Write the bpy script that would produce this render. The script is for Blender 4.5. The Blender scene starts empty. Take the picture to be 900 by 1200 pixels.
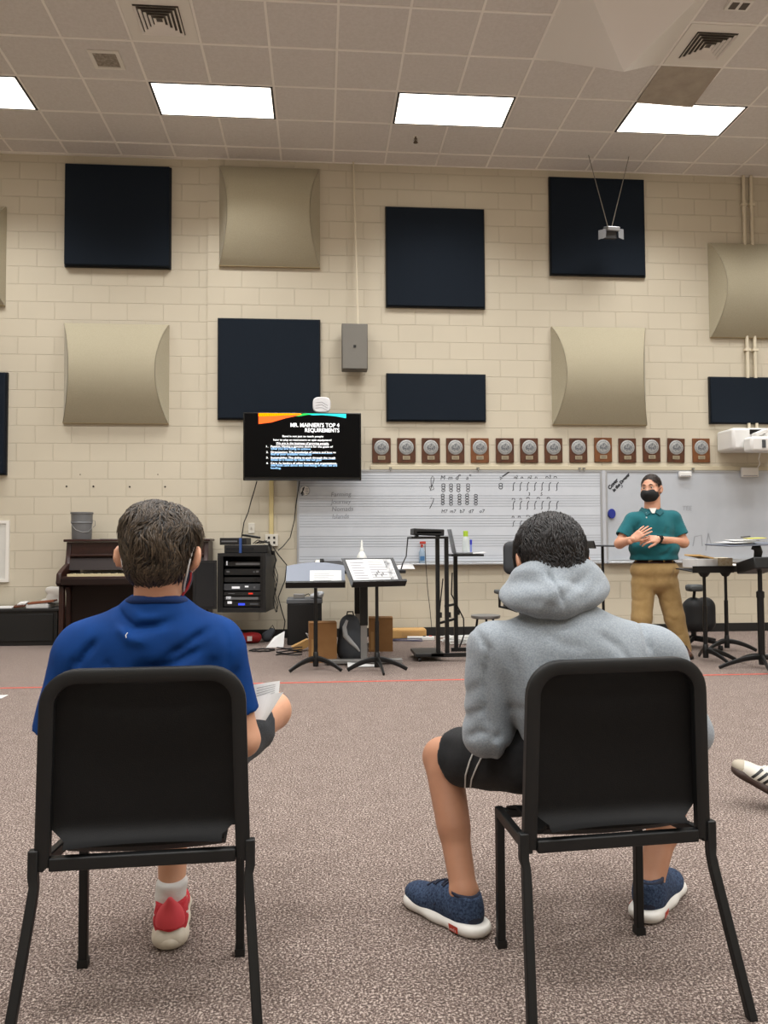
import bpy, math, random
import numpy as np
from mathutils import Matrix, Vector, Euler
from mathutils.bvhtree import BVHTree
random.seed(7); RNG = np.random.default_rng(11)
SC = bpy.context.scene
COL = SC.collection
PI = math.pi
# ------------------------------------------------------------ camera calibration (900x1200 photograph)
F_, YAW, PITCH, ROLL, CH, D = 917.37, .0804, .0386, -.0052, 1.093, 9.111
HC, XC, YC, TL = 5.582, -2.2846, 10.0236, .6096
_cy, _sy, _cp, _sp, _cr, _sr = math.cos(YAW), math.sin(YAW), math.cos(PITCH), math.sin(PITCH), math.cos(ROLL), math.sin(ROLL)
FW = Vector((_sy*_cp, _cy*_cp, _sp)); _ri = Vector((_cy, -_sy, 0)); _up = _ri.cross(FW)
RI = _cr*_ri + _sr*_up; UP = -_sr*_ri + _cr*_up
def ray(x, y): return FW + RI*((x-450)/F_) + UP*((600-y)/F_)
def at(x, y, Y):
    d = ray(x, y); t = Y/d.y; return Vector((t*d.x, Y, CH+t*d.z))
def fl(x, y, z=0.):
    d = ray(x, y); t = (z-CH)/d.z; return Vector((t*d.x, t*d.y, z))
def camera():
    c = bpy.data.cameras.new('camera'); o = bpy.data.objects.new('camera', c); COL.objects.link(o)
    m = Matrix((RI, UP, -FW)).transposed().to_4x4(); m.translation = (0, 0, CH); o.matrix_world = m
    c.sensor_fit = 'HORIZONTAL'; c.sensor_width = 36; c.lens = F_/900*36; c.clip_end = 60; c.clip_start = .05
    SC.camera = o
camera()
# ------------------------------------------------------------ materials
def lin(h):
    if isinstance(h, str):
        h = h.lstrip('#'); c = [int(h[i:i+2], 16)/255 for i in (0, 2, 4)]
    else: c = list(h)
    return tuple((x/12.92 if x <= .04045 else ((x+.055)/1.055)**2.4) for x in c) + (1.,)
MATS = {}
class NT:
    def __init__(s, m): s.t = m.node_tree; s.n = s.t.nodes; s.b = s.n['Principled BSDF']
    def new(s, typ, **kw):
        n = s.n.new(typ)
        for k, v in kw.items(): setattr(n, k, v)
        return n
    def link(s, a, b): s.t.links.new(a, b)
    def ramp(s, fac, stops):
        r = s.new('ShaderNodeValToRGB'); s.link(fac, r.inputs[0]); e = r.color_ramp.elements
        while len(e) < len(stops): e.new(.5)
        for i, (p, c) in enumerate(stops): e[i].position = p; e[i].color = lin(c) if isinstance(c, str) else c
        return r.outputs[0]
    def bump(s, h, st=.3, dist=.01):
        b = s.new('ShaderNodeBump'); b.inputs['Strength'].default_value = st; b.inputs['Distance'].default_value = dist
        s.link(h, b.inputs['Height']); s.link(b.outputs[0], s.b.inputs['Normal'])
    def coord(s, scale=(1, 1, 1), loc=(0, 0, 0), rot=(0, 0, 0)):
        g = s.new('ShaderNodeTexCoord'); m = s.new('ShaderNodeMapping'); m.inputs['Scale'].default_value = scale
        m.inputs['Location'].default_value = loc; m.inputs['Rotation'].default_value = rot
        s.link(g.outputs['Object'], m.inputs[0]); return m.outputs[0]
    def noise(s, co, scale, detail=3, rough=.5, dist=0.):
        n = s.new('ShaderNodeTexNoise'); n.inputs['Scale'].default_value = scale; n.inputs['Detail'].default_value = detail
        n.inputs['Roughness'].default_value = rough; n.inputs['Distortion'].default_value = dist; s.link(co, n.inputs['Vector']); return n.outputs['Fac']
    def mix(s, fac, a, b, mode='MIX'):
        m = s.new('ShaderNodeMix', data_type='RGBA', blend_type=mode)
        for i, v in ((0, fac), (6, a), (7, b)):
            if isinstance(v, (int, float)): m.inputs[i].default_value = v
            elif isinstance(v, tuple): m.inputs[i].default_value = v
            else: s.link(v, m.inputs[i])
        return m.outputs[2]
def mat(name, col, rough=.5, metal=0., spec=.5, emit=0., ecol=None, noise=None, bump=None, sheen=0., sss=0., alpha=1., trans=0., coat=0.):
    """noise=(scale, darker colour, amount); bump=(scale, strength)"""
    if name in MATS: return MATS[name]
    m = bpy.data.materials.new(name); m.use_nodes = True; t = NT(m); b = t.b
    b.inputs['Base Color'].default_value = lin(col); b.inputs['Roughness'].default_value = rough
    b.inputs['Metallic'].default_value = metal; b.inputs['Specular IOR Level'].default_value = spec
    b.inputs['Coat Weight'].default_value = coat
    if emit: b.inputs['Emission Strength'].default_value = emit; b.inputs['Emission Color'].default_value = lin(ecol or col)
    if sheen: b.inputs['Sheen Weight'].default_value = sheen
    if sss: b.inputs['Subsurface Weight'].default_value = sss; b.inputs['Subsurface Scale'].default_value = .02; b.inputs['Subsurface Radius'].default_value = (1, .35, .2)
    if trans: b.inputs['Transmission Weight'].default_value = trans
    if alpha < 1: b.inputs['Alpha'].default_value = alpha
    if noise or bump:
        co = t.coord()
        if noise:
            sc, c2, am = noise
            f = t.noise(co, sc, 4, .6); g = t.ramp(f, [(.35, (0, 0, 0, 1)), (.68, (am, am, am, 1))])
            t.link(t.mix(g, lin(col), lin(c2)), b.inputs['Base Color'])
        if bump: t.bump(t.noise(co, bump[0], 4, .6), bump[1], .01)
    MATS[name] = m; return m
# ------------------------------------------------------------ mesh builder
MW = {}
class B:
    """collects geometry; local=True when the coordinates are already those of the parent"""
    def __init__(s, local=False): s.v = []; s.f = []; s.local = local
    def raw(s, v, f):
        o = len(s.v); s.v += [tuple(p) for p in v]; s.f += [tuple(o+i for i in q) for q in f]; return s
    def box(s, c, sz, rot=None, taper=1.):
        x, y, z = (k/2 for k in sz); m = rot or Matrix(); c = Vector(c)
        if not isinstance(m, Matrix): m = Euler(m).to_matrix()
        m = m.to_3x3()
        P = [c + m @ Vector((i*x*(taper if k > 0 else 1), j*y*(taper if k > 0 else 1), k*z)) for k in (-1, 1) for j in (-1, 1) for i in (-1, 1)]
        return s.raw(P, [(0, 2, 3, 1), (4, 5, 7, 6), (0, 1, 5, 4), (2, 6, 7, 3), (0, 4, 6, 2), (1, 3, 7, 5)])
    def bx(s, x0, x1, y0, y1, z0, z1): return s.box(((x0+x1)/2, (y0+y1)/2, (z0+z1)/2), (abs(x1-x0), abs(y1-y0), abs(z1-z0)))
    def bar(s, p, q, w, h=None, side=(0, 0, 1)):
        p, q = Vector(p), Vector(q); d = q-p; L = d.length; d.normalize(); u = Vector(side)
        if abs(u.dot(d)) > .98: u = Vector((0, 1, 0))
        r = d.cross(u).normalized(); u = r.cross(d)
        return s.box((p+q)/2, (w, L, h or w), Matrix((r, d, u)).transposed())
    def tube(s, pts, r, n=8, closed=False, flat=1.):
        pts = [Vector(p) for p in pts]; N = len(pts); rs = r if isinstance(r, (list, tuple)) else [r]*N
        V = []; prev = None
        for i, p in enumerate(pts):
            a = pts[(i-1) % N] if (i or closed) else p; b = pts[(i+1) % N] if (i < N-1 or closed) else p
            t = (b-a).normalized()
            if prev is None:
                u = Vector((0, 0, 1)) if abs(t.z) < .9 else Vector((0, 1, 0))
            else: u = prev
            u = (u - t*u.dot(t)).normalized(); w = t.cross(u); prev = u
            V += [p + (u*math.cos(2*PI*k/n) + w*flat*math.sin(2*PI*k/n))*rs[i] for k in range(n)]
        Fc = []
        for i in range(N if closed else N-1):
            j = (i+1) % N
            Fc += [(i*n+k, i*n+(k+1) % n, j*n+(k+1) % n, j*n+k) for k in range(n)]
        if not closed: Fc += [tuple(range(n))[::-1], tuple((N-1)*n+k for k in range(n))]
        return s.raw(V, Fc)
    def lathe(s, prof, c=(0, 0, 0), n=24, axis='z', rot=None, sx=1., sy=1.):
        c = Vector(c); V = []; N = len(prof)
        for r, z in prof:
            for k in range(n):
                a = 2*PI*k/n; p = Vector((r*math.cos(a)*sx, r*math.sin(a)*sy, z))
                if axis == 'y': p = Vector((p.x, z, p.y))
                if axis == 'x': p = Vector((z, p.x, p.y))
                if rot is not None: p = rot @ p
                V.append(c+p)
        Fc = [(i*n+k, i*n+(k+1) % n, (i+1)*n+(k+1) % n, (i+1)*n+k) for i in range(N-1) for k in range(n)]
        if prof[0][0] > 1e-6: Fc.append(tuple(range(n))[::-1])
        if prof[-1][0] > 1e-6: Fc.append(tuple((N-1)*n+k for k in range(n)))
        return s.raw(V, Fc)
    def cyl(s, p, q, r, n=12): return s.tube([p, q], r, n)
    def prism(s, poly, w0, w1, fn=lambda u, v, w: (u, w, v)):
        N = len(poly); V = [fn(u, v, w0) for u, v in poly] + [fn(u, v, w1) for u, v in poly]
        return s.raw(V, [tuple(range(N)), tuple(range(2*N-1, N-1, -1))] + [(i, i+N, (i+1) % N+N, (i+1) % N) for i in range(N)])
    def grid(s, fn, nu, nv, thick=None):
        V = [Vector(fn(i/nu, j/nv)) for j in range(nv+1) for i in range(nu+1)]; W = nu+1
        Fc = [(j*W+i, j*W+i+1, (j+1)*W+i+1, (j+1)*W+i) for j in range(nv) for i in range(nu)]
        if thick is not None:
            t = Vector(thick); M = len(V); V2 = [p+t for p in V]
            Fc2 = [tuple(M+k for k in q[::-1]) for q in Fc]
            bd = [i for i in range(W)] + [(j)*W+nu for j in range(1, nv+1)] + [nv*W+i for i in range(nu-1, -1, -1)] + [j*W for j in range(nv-1, 0, -1)]
            sd = [(bd[k], M+bd[k], M+bd[(k+1) % len(bd)], bd[(k+1) % len(bd)]) for k in range(len(bd))]
            return s.raw(V+V2, Fc+Fc2+sd)
        return s.raw(V, Fc)
    def quad(s, a, b, c, d): return s.raw([a, b, c, d], [(0, 1, 2, 3)])
    def xf(s, m): s.v = [tuple(m @ Vector(p)) for p in s.v]; return s
    def add(s, o): return s.raw(o.v, o.f)
    def build(s, name, m, parent=None, smooth=False, bevel=0., loc=None, ang=40, col=None):
        me = bpy.data.meshes.new(name)
        if parent is not None: M = MW[parent.name]
        else: M = Matrix.Translation(loc) if loc is not None else Matrix()
        V = np.array(s.v, dtype=np.float64).reshape(-1, 3)
        if not s.local:
            I = np.array(M.inverted()); V = V @ I[:3, :3].T + I[:3, 3]
        me.from_pydata(V.tolist(), [], s.f); me.update()
        o = bpy.data.objects.new(name, me); COL.objects.link(o)
        if isinstance(m, (list, tuple)):
            for k in m: me.materials.append(k)
        else: me.materials.append(m)
        if parent is not None: o.parent = parent
        else: o.matrix_world = M
        MW[o.name] = M
        if smooth:
            me.shade_smooth()
            if smooth != 2: me.set_sharp_from_angle(angle=math.radians(ang))
        if bevel:
            md = o.modifiers.new('bevel', 'BEVEL'); md.width = bevel; md.segments = 2; md.limit_method = 'ANGLE'; md.angle_limit = math.radians(35)
            md.harden_normals = False
            if not smooth: me.shade_smooth(); me.set_sharp_from_angle(angle=math.radians(60))
        if col is not None:
            a = me.color_attributes.new('Col', 'FLOAT_COLOR', 'POINT'); a.data.foreach_set('color', np.asarray(col, np.float32).ravel())
        return o
def tag(o, label=None, cat=None, group=None, kind=None):
    for k, v in (('label', label), ('category', cat), ('group', group), ('kind', kind)):
        if v: o[k] = v
    return o
def thing(name, label, cat, loc=(0, 0, 0), rz=0., group=None):
    o = bpy.data.objects.new(name, None); COL.objects.link(o); o.empty_display_size = .1
    o.location = loc; o.rotation_euler = (0, 0, rz)
    MW[o.name] = Matrix.Translation(loc) @ Matrix.Rotation(rz, 4, 'Z')
    return tag(o, label, cat, group)
def copy_tree(o, parent=None):
    c = o.copy(); COL.objects.link(c)
    if parent is not None: c.parent = parent
    for ch in list(o.children): copy_tree(ch, c)
    return c
def text_geo(txt, size, align='LEFT', bold=0., spacing=1.):
    cu = bpy.data.curves.new('t', 'FONT'); cu.body = txt; cu.size = size; cu.align_x = align; cu.fill_mode = 'BOTH'; cu.offset = bold; cu.space_character = spacing
    cu.resolution_u = 3
    ob = bpy.data.objects.new('t', cu); COL.objects.link(ob)
    dg = bpy.context.evaluated_depsgraph_get(); ev = ob.evaluated_get(dg); me = ev.to_mesh()
    v = [tuple(p.co) for p in me.vertices]; f = [tuple(p.vertices) for p in me.polygons]
    ev.to_mesh_clear(); bpy.data.objects.remove(ob); bpy.data.curves.remove(cu)
    return v, f
def add_text(b, txt, size, org, u, v, align='LEFT', bold=0., skew=0., spacing=1.):
    V, Fc = text_geo(txt, size, align, bold, spacing); org, u, v = Vector(org), Vector(u), Vector(v)
    b.raw([org + u*(p[0]+skew*p[1]) + v*p[1] for p in V], Fc)
# ------------------------------------------------------------ signed-distance bodies
class G:
    def __init__(s, lo, hi, vox):
        s.lo = np.array(lo, np.float32); s.vox = vox; s.n = np.ceil((np.array(hi)-s.lo)/vox).astype(int)+1
        s.d = np.full(s.n, 1., np.float32)
    def _win(s, lo, hi, mg):
        a = np.maximum(0, np.floor((np.minimum(lo, hi)-mg-s.lo)/s.vox).astype(int)); b = np.minimum(s.n, np.ceil((np.maximum(lo, hi)+mg-s.lo)/s.vox).astype(int)+1)
        if (b <= a).any(): return None, None
        sl = tuple(slice(i, j) for i, j in zip(a, b))
        ax = [s.lo[k] + s.vox*np.arange(a[k], b[k], dtype=np.float32) for k in range(3)]
        return sl, np.meshgrid(*ax, indexing='ij')
    def _op(s, sl, d, k, op):
        cur = s.d[sl]
        if op == 'sub': s.d[sl] = np.maximum(cur, -d) if k <= 0 else -s._smin(-cur, d, k); return
        s.d[sl] = np.minimum(cur, d) if k <= 0 else s._smin(cur, d, k)
    @staticmethod
    def _smin(a, b, k):
        h = np.maximum(k-np.abs(a-b), 0)/k; return np.minimum(a, b)-h*h*k*.25
    def cap(s, a, b, ra, rb=None, k=.02, op='add', flat=None):
        a, b = np.array(a, np.float32), np.array(b, np.float32); rb = ra if rb is None else rb; R = max(ra, rb)
        sl, P = s._win(np.minimum(a, b), np.maximum(a, b), R*1.05+k+3*s.vox)
        if sl is None: return s
        ab = b-a; L = float(ab@ab)+1e-9
        q = [P[i]-a[i] for i in range(3)]; t = np.clip((q[0]*ab[0]+q[1]*ab[1]+q[2]*ab[2])/L, 0, 1)
        e = [q[i]-t*ab[i] for i in range(3)]
        if flat is not None:   # flat=(axis vector, factor<1): thinner along that axis
            n = np.array(flat[0], np.float32); n /= np.linalg.norm(n); m = e[0]*n[0]+e[1]*n[1]+e[2]*n[2]
            e = [e[i]+n[i]*m*(1/flat[1]-1) for i in range(3)]
        d = np.sqrt(e[0]**2+e[1]**2+e[2]**2)-(ra+(rb-ra)*t)
        s._op(sl, d, k, op); return s
    def chain(s, pts, rs, k=.02, **kw):
        for i in range(len(pts)-1): s.cap(pts[i], pts[i+1], rs[i], rs[i+1], k, **kw)
        return s
    def ell(s, c, r, k=.02, rot=None, op='add'):
        c = np.array(c, np.float32); r = np.array(r, np.float32); R = float(r.max())
        sl, P = s._win(c-R, c+R, k+3*s.vox)
        if sl is None: return s
        q = [P[i]-c[i] for i in range(3)]
        if rot is not None:
            m = np.array(Euler(rot).to_matrix().transposed(), np.float32); q = [m[i, 0]*q[0]+m[i, 1]*q[1]+m[i, 2]*q[2] for i in range(3)]
        k0 = np.sqrt((q[0]/r[0])**2+(q[1]/r[1])**2+(q[2]/r[2])**2); k1 = np.sqrt((q[0]/r[0]**2)**2+(q[1]/r[1]**2)**2+(q[2]/r[2]**2)**2)+1e-6
        s._op(sl, k0*(k0-1)/k1, k, op); return s
    def cut(s, p, n, k=0.):
        """removes the side of the plane the normal points to"""
        n = np.array(n, np.float32); n /= np.linalg.norm(n)
        sl, P = s._win(s.lo, s.lo+s.vox*s.n, 0)
        d = (P[0]-p[0])*n[0]+(P[1]-p[1])*n[1]+(P[2]-p[2])*n[2]
        s.d = np.maximum(s.d, d) if k <= 0 else -s._smin(-s.d, -d, k); return s
    def crease(s, pts, w, amp, axis=None):
        """groove (amp>0) or ridge (amp<0) along a polyline; axis=None uses full 3-D distance, else distance seen along that axis"""
        pts = [np.array(p, np.float32) for p in pts]
        lo = np.min(pts, axis=0); hi = np.max(pts, axis=0); mg = 3*w
        if axis is not None:
            lo = lo.copy(); hi = hi.copy(); lo[axis] = s.lo[axis]; hi[axis] = s.lo[axis]+s.vox*s.n[axis]
        sl, P = s._win(lo, hi, mg)
        if sl is None: return s
        best = None; N = len(pts)-1
        for i in range(N):
            a, b = pts[i], pts[i+1]; ab = b-a
            ix = [j for j in range(3) if j != axis]
            L = sum(float(ab[j])**2 for j in ix)+1e-9
            t = np.clip(sum((P[j]-a[j])*ab[j] for j in ix)/L, 0, 1)
            d2 = sum((P[j]-a[j]-t*ab[j])**2 for j in ix)
            T = (i+t)/N; env = np.clip(np.minimum(T, 1-T)*4, 0, 1)*.85+.15
            c = env*np.exp(-d2/(w*w)); best = c if best is None else np.maximum(best, c)
        s.d[sl] += amp*best; return s
    def wave(s, fn, amp):
        sl, P = s._win(s.lo, s.lo+s.vox*s.n, 0); s.d += amp*fn(*P); return s
    def mesh(s, smooth=2):
        d = s.d; nx, ny, nz = d.shape; neg = d < 0
        C = [d[i:nx-1+i, j:ny-1+j, k:nz-1+k] for i in (0, 1) for j in (0, 1) for k in (0, 1)]
        cnt = sum(c < 0 for c in C); act = (cnt > 0) & (cnt < 8); idx = np.argwhere(act)
        cv = np.stack([c[act] for c in C]); off = np.array([(i, j, k) for i in (0, 1) for j in (0, 1) for k in (0, 1)], np.float32)
        pos = np.zeros((len(idx), 3), np.float32); num = np.zeros(len(idx), np.float32)
        for a in range(8):
            for bb in range(a+1, 8):
                if abs(off[a]-off[bb]).sum() != 1: continue
                m = (cv[a] < 0) != (cv[bb] < 0); t = np.where(m, cv[a]/(cv[a]-cv[bb]+1e-12), 0)
                pos += np.where(m[:, None], off[a]+(off[bb]-off[a])*t[:, None], 0); num += m
        V = (idx+pos/num[:, None])*s.vox+s.lo
        ids = -np.ones(act.shape, np.int64); ids[act] = np.arange(len(idx))
        Q = []
        for ax in range(3):
            sh = [slice(None)]*3; sh[ax] = slice(0, -1); sh2 = [slice(None)]*3; sh2[ax] = slice(1, None)
            ch = neg[tuple(sh)] != neg[tuple(sh2)]; e = np.argwhere(ch); o1, o2 = (ax+1) % 3, (ax+2) % 3
            ok = (e[:, o1] > 0) & (e[:, o2] > 0) & (e[:, o1] < act.shape[o1]) & (e[:, o2] < act.shape[o2]); e = e[ok]
            fl_ = neg[tuple(e.T)]
            def cell(i, j):
                q = e.copy(); q[:, o1] -= i; q[:, o2] -= j; return ids[tuple(q.T)]
            q = np.stack([cell(1, 1), cell(0, 1), cell(0, 0), cell(1, 0)], 1); q[~fl_] = q[~fl_][:, ::-1]; Q.append(q)
        Q = np.concatenate(Q); Q = Q[(Q >= 0).all(1)]
        for it in range(smooth):
            acc = np.zeros_like(V); n = np.zeros(len(V), np.float32)
            for a, b in ((0, 1), (1, 2), (2, 3), (3, 0)):
                for i, j in ((a, b), (b, a)):
                    for k in range(3): acc[:, k] += np.bincount(Q[:, i], V[Q[:, j], k], len(V))
                    n += np.bincount(Q[:, i], minlength=len(V))
            V = V*.4+acc/np.maximum(n, 1)[:, None]*.6
        return V, Q
    def build(s, name, m, parent=None, smooth=2, loc=None):
        V, Q = s.mesh(smooth); b = B(); b.v = V.tolist(); b.f = [tuple(q) for q in Q.tolist()]
        o = b.build(name, m, parent, smooth=2, loc=loc); s.V, s.Q = V, Q; return o
    def bvh(s): return BVHTree.FromPolygons(s.V.tolist(), s.Q.tolist())
def cast(bvh, x, y, off=.002):
    """point of a surface met by the line of sight through a pixel of the photograph"""
    d = ray(x, y).normalized(); p, n, i, t = bvh.ray_cast(Vector((0, 0, CH)), d)
    return None if p is None else (p + n*off, n)
# ============================================================ ROOM
XL, XR, YB = -6.6, 8.6, -4.6
def wall_mat(name, phase, col='#cdc4b0', use_y=False):
    m = bpy.data.materials.new(name); m.use_nodes = True; t = NT(m)
    g = t.new('ShaderNodeTexCoord'); sp = t.new('ShaderNodeSeparateXYZ'); t.link(g.outputs['Object'], sp.inputs[0])
    ad = t.new('ShaderNodeMath', operation='ADD'); ad.inputs[1].default_value = phase+40*.4064; t.link(sp.outputs['Y' if use_y else 'X'], ad.inputs[0])
    cb = t.new('ShaderNodeCombineXYZ'); t.link(ad.outputs[0], cb.inputs[0]); t.link(sp.outputs['Z'], cb.inputs[1])
    br = t.new('ShaderNodeTexBrick'); br.offset = .5; br.offset_frequency = 2; br.squash = 1.
    for k, v in (('Scale', 1.), ('Mortar Size', .0055), ('Mortar Smooth', .35), ('Bias', 0.), ('Brick Width', .4064), ('Row Height', .2032)): br.inputs[k].default_value = v
    t.link(cb.outputs[0], br.inputs['Vector'])
    c = np.array(lin(col)); br.inputs['Color1'].default_value = tuple(c*[.99, .99, .99, 1]); br.inputs['Color2'].default_value = tuple(c*[1.01, 1.01, 1.01, 1]); br.inputs['Mortar'].default_value = tuple(c*[.97, .965, .96, 1])
    co = t.coord(); n = t.noise(co, 70, 5, .7); n2 = t.noise(co, .9, 2)
    sh = t.ramp(n2, [(.3, (.93, .93, .93, 1)), (.7, (1, 1, 1, 1))]); t.link(t.mix(1., br.outputs['Color'], sh, 'MULTIPLY'), t.b.inputs['Base Color'])
    h = t.new('ShaderNodeMath', operation='MULTIPLY_ADD'); t.link(br.outputs['Fac'], h.inputs[0]); h.inputs[1].default_value = -1.
    hn = t.new('ShaderNodeMath', operation='MULTIPLY'); t.link(n, hn.inputs[0]); hn.inputs[1].default_value = .22; t.link(hn.outputs[0], h.inputs[2])
    t.bump(h.outputs[0], .9, .006); t.b.inputs['Roughness'].default_value = .55; t.b.inputs['Specular IOR Level'].default_value = .35
    return m
WP = .03
XJ = at(243, 400, D).x
S = lambda o: tag(o, kind='structure')
S(B().bx(XL-.1, XJ, D+WP, D+.2, 0, HC+.1).build('wall_front_left', wall_mat('block left', 2.628+.2032)))
S(B().bx(XJ, XR+.1, D, D+.2, 0, HC+.1).build('wall_front_right', wall_mat('block right', -.9145)))
plainw = wall_mat('block sides', 0, use_y=True)
S(B().bx(XL-.15, XL, YB, D+WP, 0, HC+.1).build('wall_left', plainw)); S(B().bx(XR, XR+.15, YB, D, 0, HC+.1).build('wall_right', plainw))
S(B().bx(XL-.1, XR+.1, YB-.15, YB, 0, HC+.1).build('wall_back', wall_mat('block back', 0)))
# carpet
def carpet():
    m = bpy.data.materials.new('carpet'); m.use_nodes = True; t = NT(m); co = t.coord()
    w = t.noise(co, 9, 3, .6, .6)
    f = t.noise(co, 150, 3, .8, .3); g = t.noise(co, 330, 2, .6)
    base = t.ramp(f, [(.38, '#170f0e'), (.465, '#4d3e39'), (.535, '#82716a'), (.6, '#dccdc2')])
    base = t.mix(t.ramp(g, [(.4, (0, 0, 0, 1)), (.75, (.4, .4, .4, 1))]), base, lin('#ad9c91'))
    base = t.mix(t.ramp(w, [(.35, (0, 0, 0, 1)), (.7, (.28, .28, .28, 1))]), base, lin('#64564f'))
    t.link(base, t.b.inputs['Base Color']); t.b.inputs['Roughness'].default_value = .95; t.b.inputs['Specular IOR Level'].default_value = .1; t.b.inputs['Sheen Weight'].default_value = .06; t.b.inputs['Sheen Roughness'].default_value = .6; t.b.inputs['Sheen Tint'].default_value = (1, .9, .84, 1)
    a = t.new('ShaderNodeMath', operation='ADD'); t.link(f, a.inputs[0]); t.link(g, a.inputs[1]); t.bump(a.outputs[0], .7, .008)
    return m
S(B().bx(XL, XR, YB, D+WP, -.1, 0).build('floor', carpet()))
S(B().quad((-6, 6.21, .0015), (8, 6.13, .0015), (8, 6.165, .0015), (-6, 6.245, .0015)).build('trim_1', mat('red tape', '#c8503f', .6)))
blk = mat('black rubber', '#161616', .5)
S(B().bx(XJ, XR, D-.008, D, 0, .1).build('baseboard_right', blk)); S(B().bx(XL, XJ, D+WP-.008, D+WP, 0, .1).build('baseboard_left', blk))
# ceiling
tile = mat('ceiling tile', '#ddd8d3', .9, spec=.1, noise=(35, '#d0cac3', .6), bump=(160, .25))
tbar = mat('ceiling grid', '#f4efe8', .5)
ce = S(B().bx(XL, XR, YB, D+WP, HC, HC+.1).build('ceiling', tile))
b = B(); i0 = math.ceil((XL-XC)/TL); i1 = math.floor((XR-XC)/TL)
for i in range(i0, i1+1): b.bx(XC+i*TL-.011, XC+i*TL+.011, YB, D, HC-.006, HC+.001)
j1 = math.floor((YC-YB)/TL)
for j in range(2, j1+1): b.bx(XL, XR, YC-j*TL-.011, YC-j*TL+.011, HC-.0075, HC+.001)
b.bx(XL, XR, D-.02, D+WP, HC-.008, HC+.001)
b.build('grid', tbar, ce)
ci = lambda i: XC+i*TL
cj = lambda j: YC-j*TL
# light fixtures: one row is in the photograph
led = mat('fixture diffuser', '#ffffff', .5, emit=3., ecol='#fff6ea'); dk = mat('fixture rim', '#2a2826', .4)
for i, lb in ((-3, 'bright rectangular ceiling light cut by the left photo edge'), (1, 'bright rectangular ceiling light between the left vents and the black wall square'), (5, 'bright rectangular ceiling light just above the small sprinkler head'), (9, 'bright rectangular ceiling light in front of the right vent and sagging tile')):
    x0, x1, y0, y1 = ci(i)+.012, ci(i+2)-.012, cj(3)+.012, cj(2)-.012
    x0, x1, y0, y1 = ci(i)+.012, ci(i+2)-.012, cj(4)+.012, cj(3)-.012
    t = thing('ceiling_light', lb, 'ceiling light', ((x0+x1)/2, (y0+y1)/2, HC), group='recessed ceiling lights')
    b = B()
    for q in ((x0, x0+.02, y0, y1), (x1-.02, x1, y0, y1), (x0, x1, y0, y0+.012), (x0, x1, y1-.012, y1)): b.bx(*q, HC-.012, HC-.001)
    b.build('frame', dk, t)
    B().bx(x0+.02, x1-.02, y0+.012, y1-.012, HC-.009, HC-.004).build('diffuser', led, t)
for jj in (4, 8, 12, 16, 20):
    for i in (-3, 1, 5, 9, 13):
        L = bpy.data.lights.new('fixture', 'AREA'); L.shape = 'RECTANGLE'; L.size = 1.2; L.size_y = .58; L.energy = 52 if jj > 4 else 36; L.color = (1, .995, .98); L.spread = 2.0 if jj == 4 else 2.6
        o = bpy.data.objects.new('lamp', L); COL.objects.link(o); o.location = (ci(i+1), cj(jj-.5), HC-.03)
for X_ in (-3.5, 1., 5.5):  # unseen area lamps added behind the camera to brighten the ceiling
    L = bpy.data.lights.new('ceiling_fill', 'AREA'); L.shape = 'RECTANGLE'; L.size = 1.6; L.size_y = .5; L.energy = 16; L.color = (1, .99, .97)
    o = bpy.data.objects.new('ceiling_fill', L); COL.objects.link(o); o.location = (X_, -2.2, 2.6); o.rotation_euler = (PI, 0, 0)
# diffusers / vents
wht = mat('vent white', '#e6e1d8', .5); gap = mat('duct dark', '#5a534b', .8)
def vent(i, j, lb, dirt):
    x0, x1, y0, y1 = ci(i)+.014, ci(i+1)-.014, cj(j)+.014, cj(j-1)-.014; cx, cy = (x0+x1)/2, (y0+y1)/2; z = HC-.004
    t = thing('ceiling_vent', lb, 'vent', (cx, cy, HC), group='square ceiling vents'); h = (x1-x0)/2; o = .19
    b = B()
    for a in ((x0, x1, y0, cy-o), (x0, x1, cy+o, y1), (x0, cx-o, cy-o, cy+o), (cx+o, x1, cy-o, cy+o)): b.bx(*a, z-.006, z)
    b.build('frame', wht, t)
    B().bx(cx-o, cx+o, cy-o, cy+o, z-.002, z).build('duct_opening', gap, t)
    lm = mat('louver '+str(dirt), dirt, .5)
    for k in range(5):
        b = B(); ro, r1 = o-.006-k*.035, o-.024-k*.035
        P = [(cx+s*ro, cy+q*ro, z-.022) for s, q in ((-1, -1), (1, -1), (1, 1), (-1, 1))]; Q = [(cx+s*r1, cy+q*r1, z-.008) for s, q in ((-1, -1), (1, -1), (1, 1), (-1, 1))]
        Q2 = [(p[0], p[1], p[2]+.005) for p in Q]; P2 = [(p[0], p[1], p[2]+.005) for p in P]
        b.raw(P+Q+Q2+P2, [f for e in range(4) for f in ((e, (e+1) % 4, 4+(e+1) % 4, 4+e), (4+e, 4+(e+1) % 4, 8+(e+1) % 4, 8+e), (8+e, 8+(e+1) % 4, 12+(e+1) % 4, 12+e))])
        b.build('louver_ring', lm, t)
vent(1, 6, 'square louvered ceiling vent beside the small intake grille', '#f2ede5')
vent(9, 6, 'square louvered ceiling vent beside the hanging pyramid', '#eee8df')
x, y, z = (*at(125, 69.5, 1).xy, 0); p = fl(125, 69.5, HC)
t = thing('intake_grille', 'small square dusty intake grille set in a ceiling tile', 'vent', (p.x, p.y, HC))
b = B()
for a in ((-.14, .14, -.14, -.105), (-.14, .14, .105, .14), (-.14, -.105, -.105, .105), (.105, .14, -.105, .105)): b.bx(p.x+a[0], p.x+a[1], p.y+a[2], p.y+a[3], HC-.012, HC-.001)
b.build('frame', wht, t)
b = B()
for k in range(12): b.bx(p.x-.105, p.x+.105, p.y-.1+k*.0175, p.y-.092+k*.0175, HC-.006, HC-.002)
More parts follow.
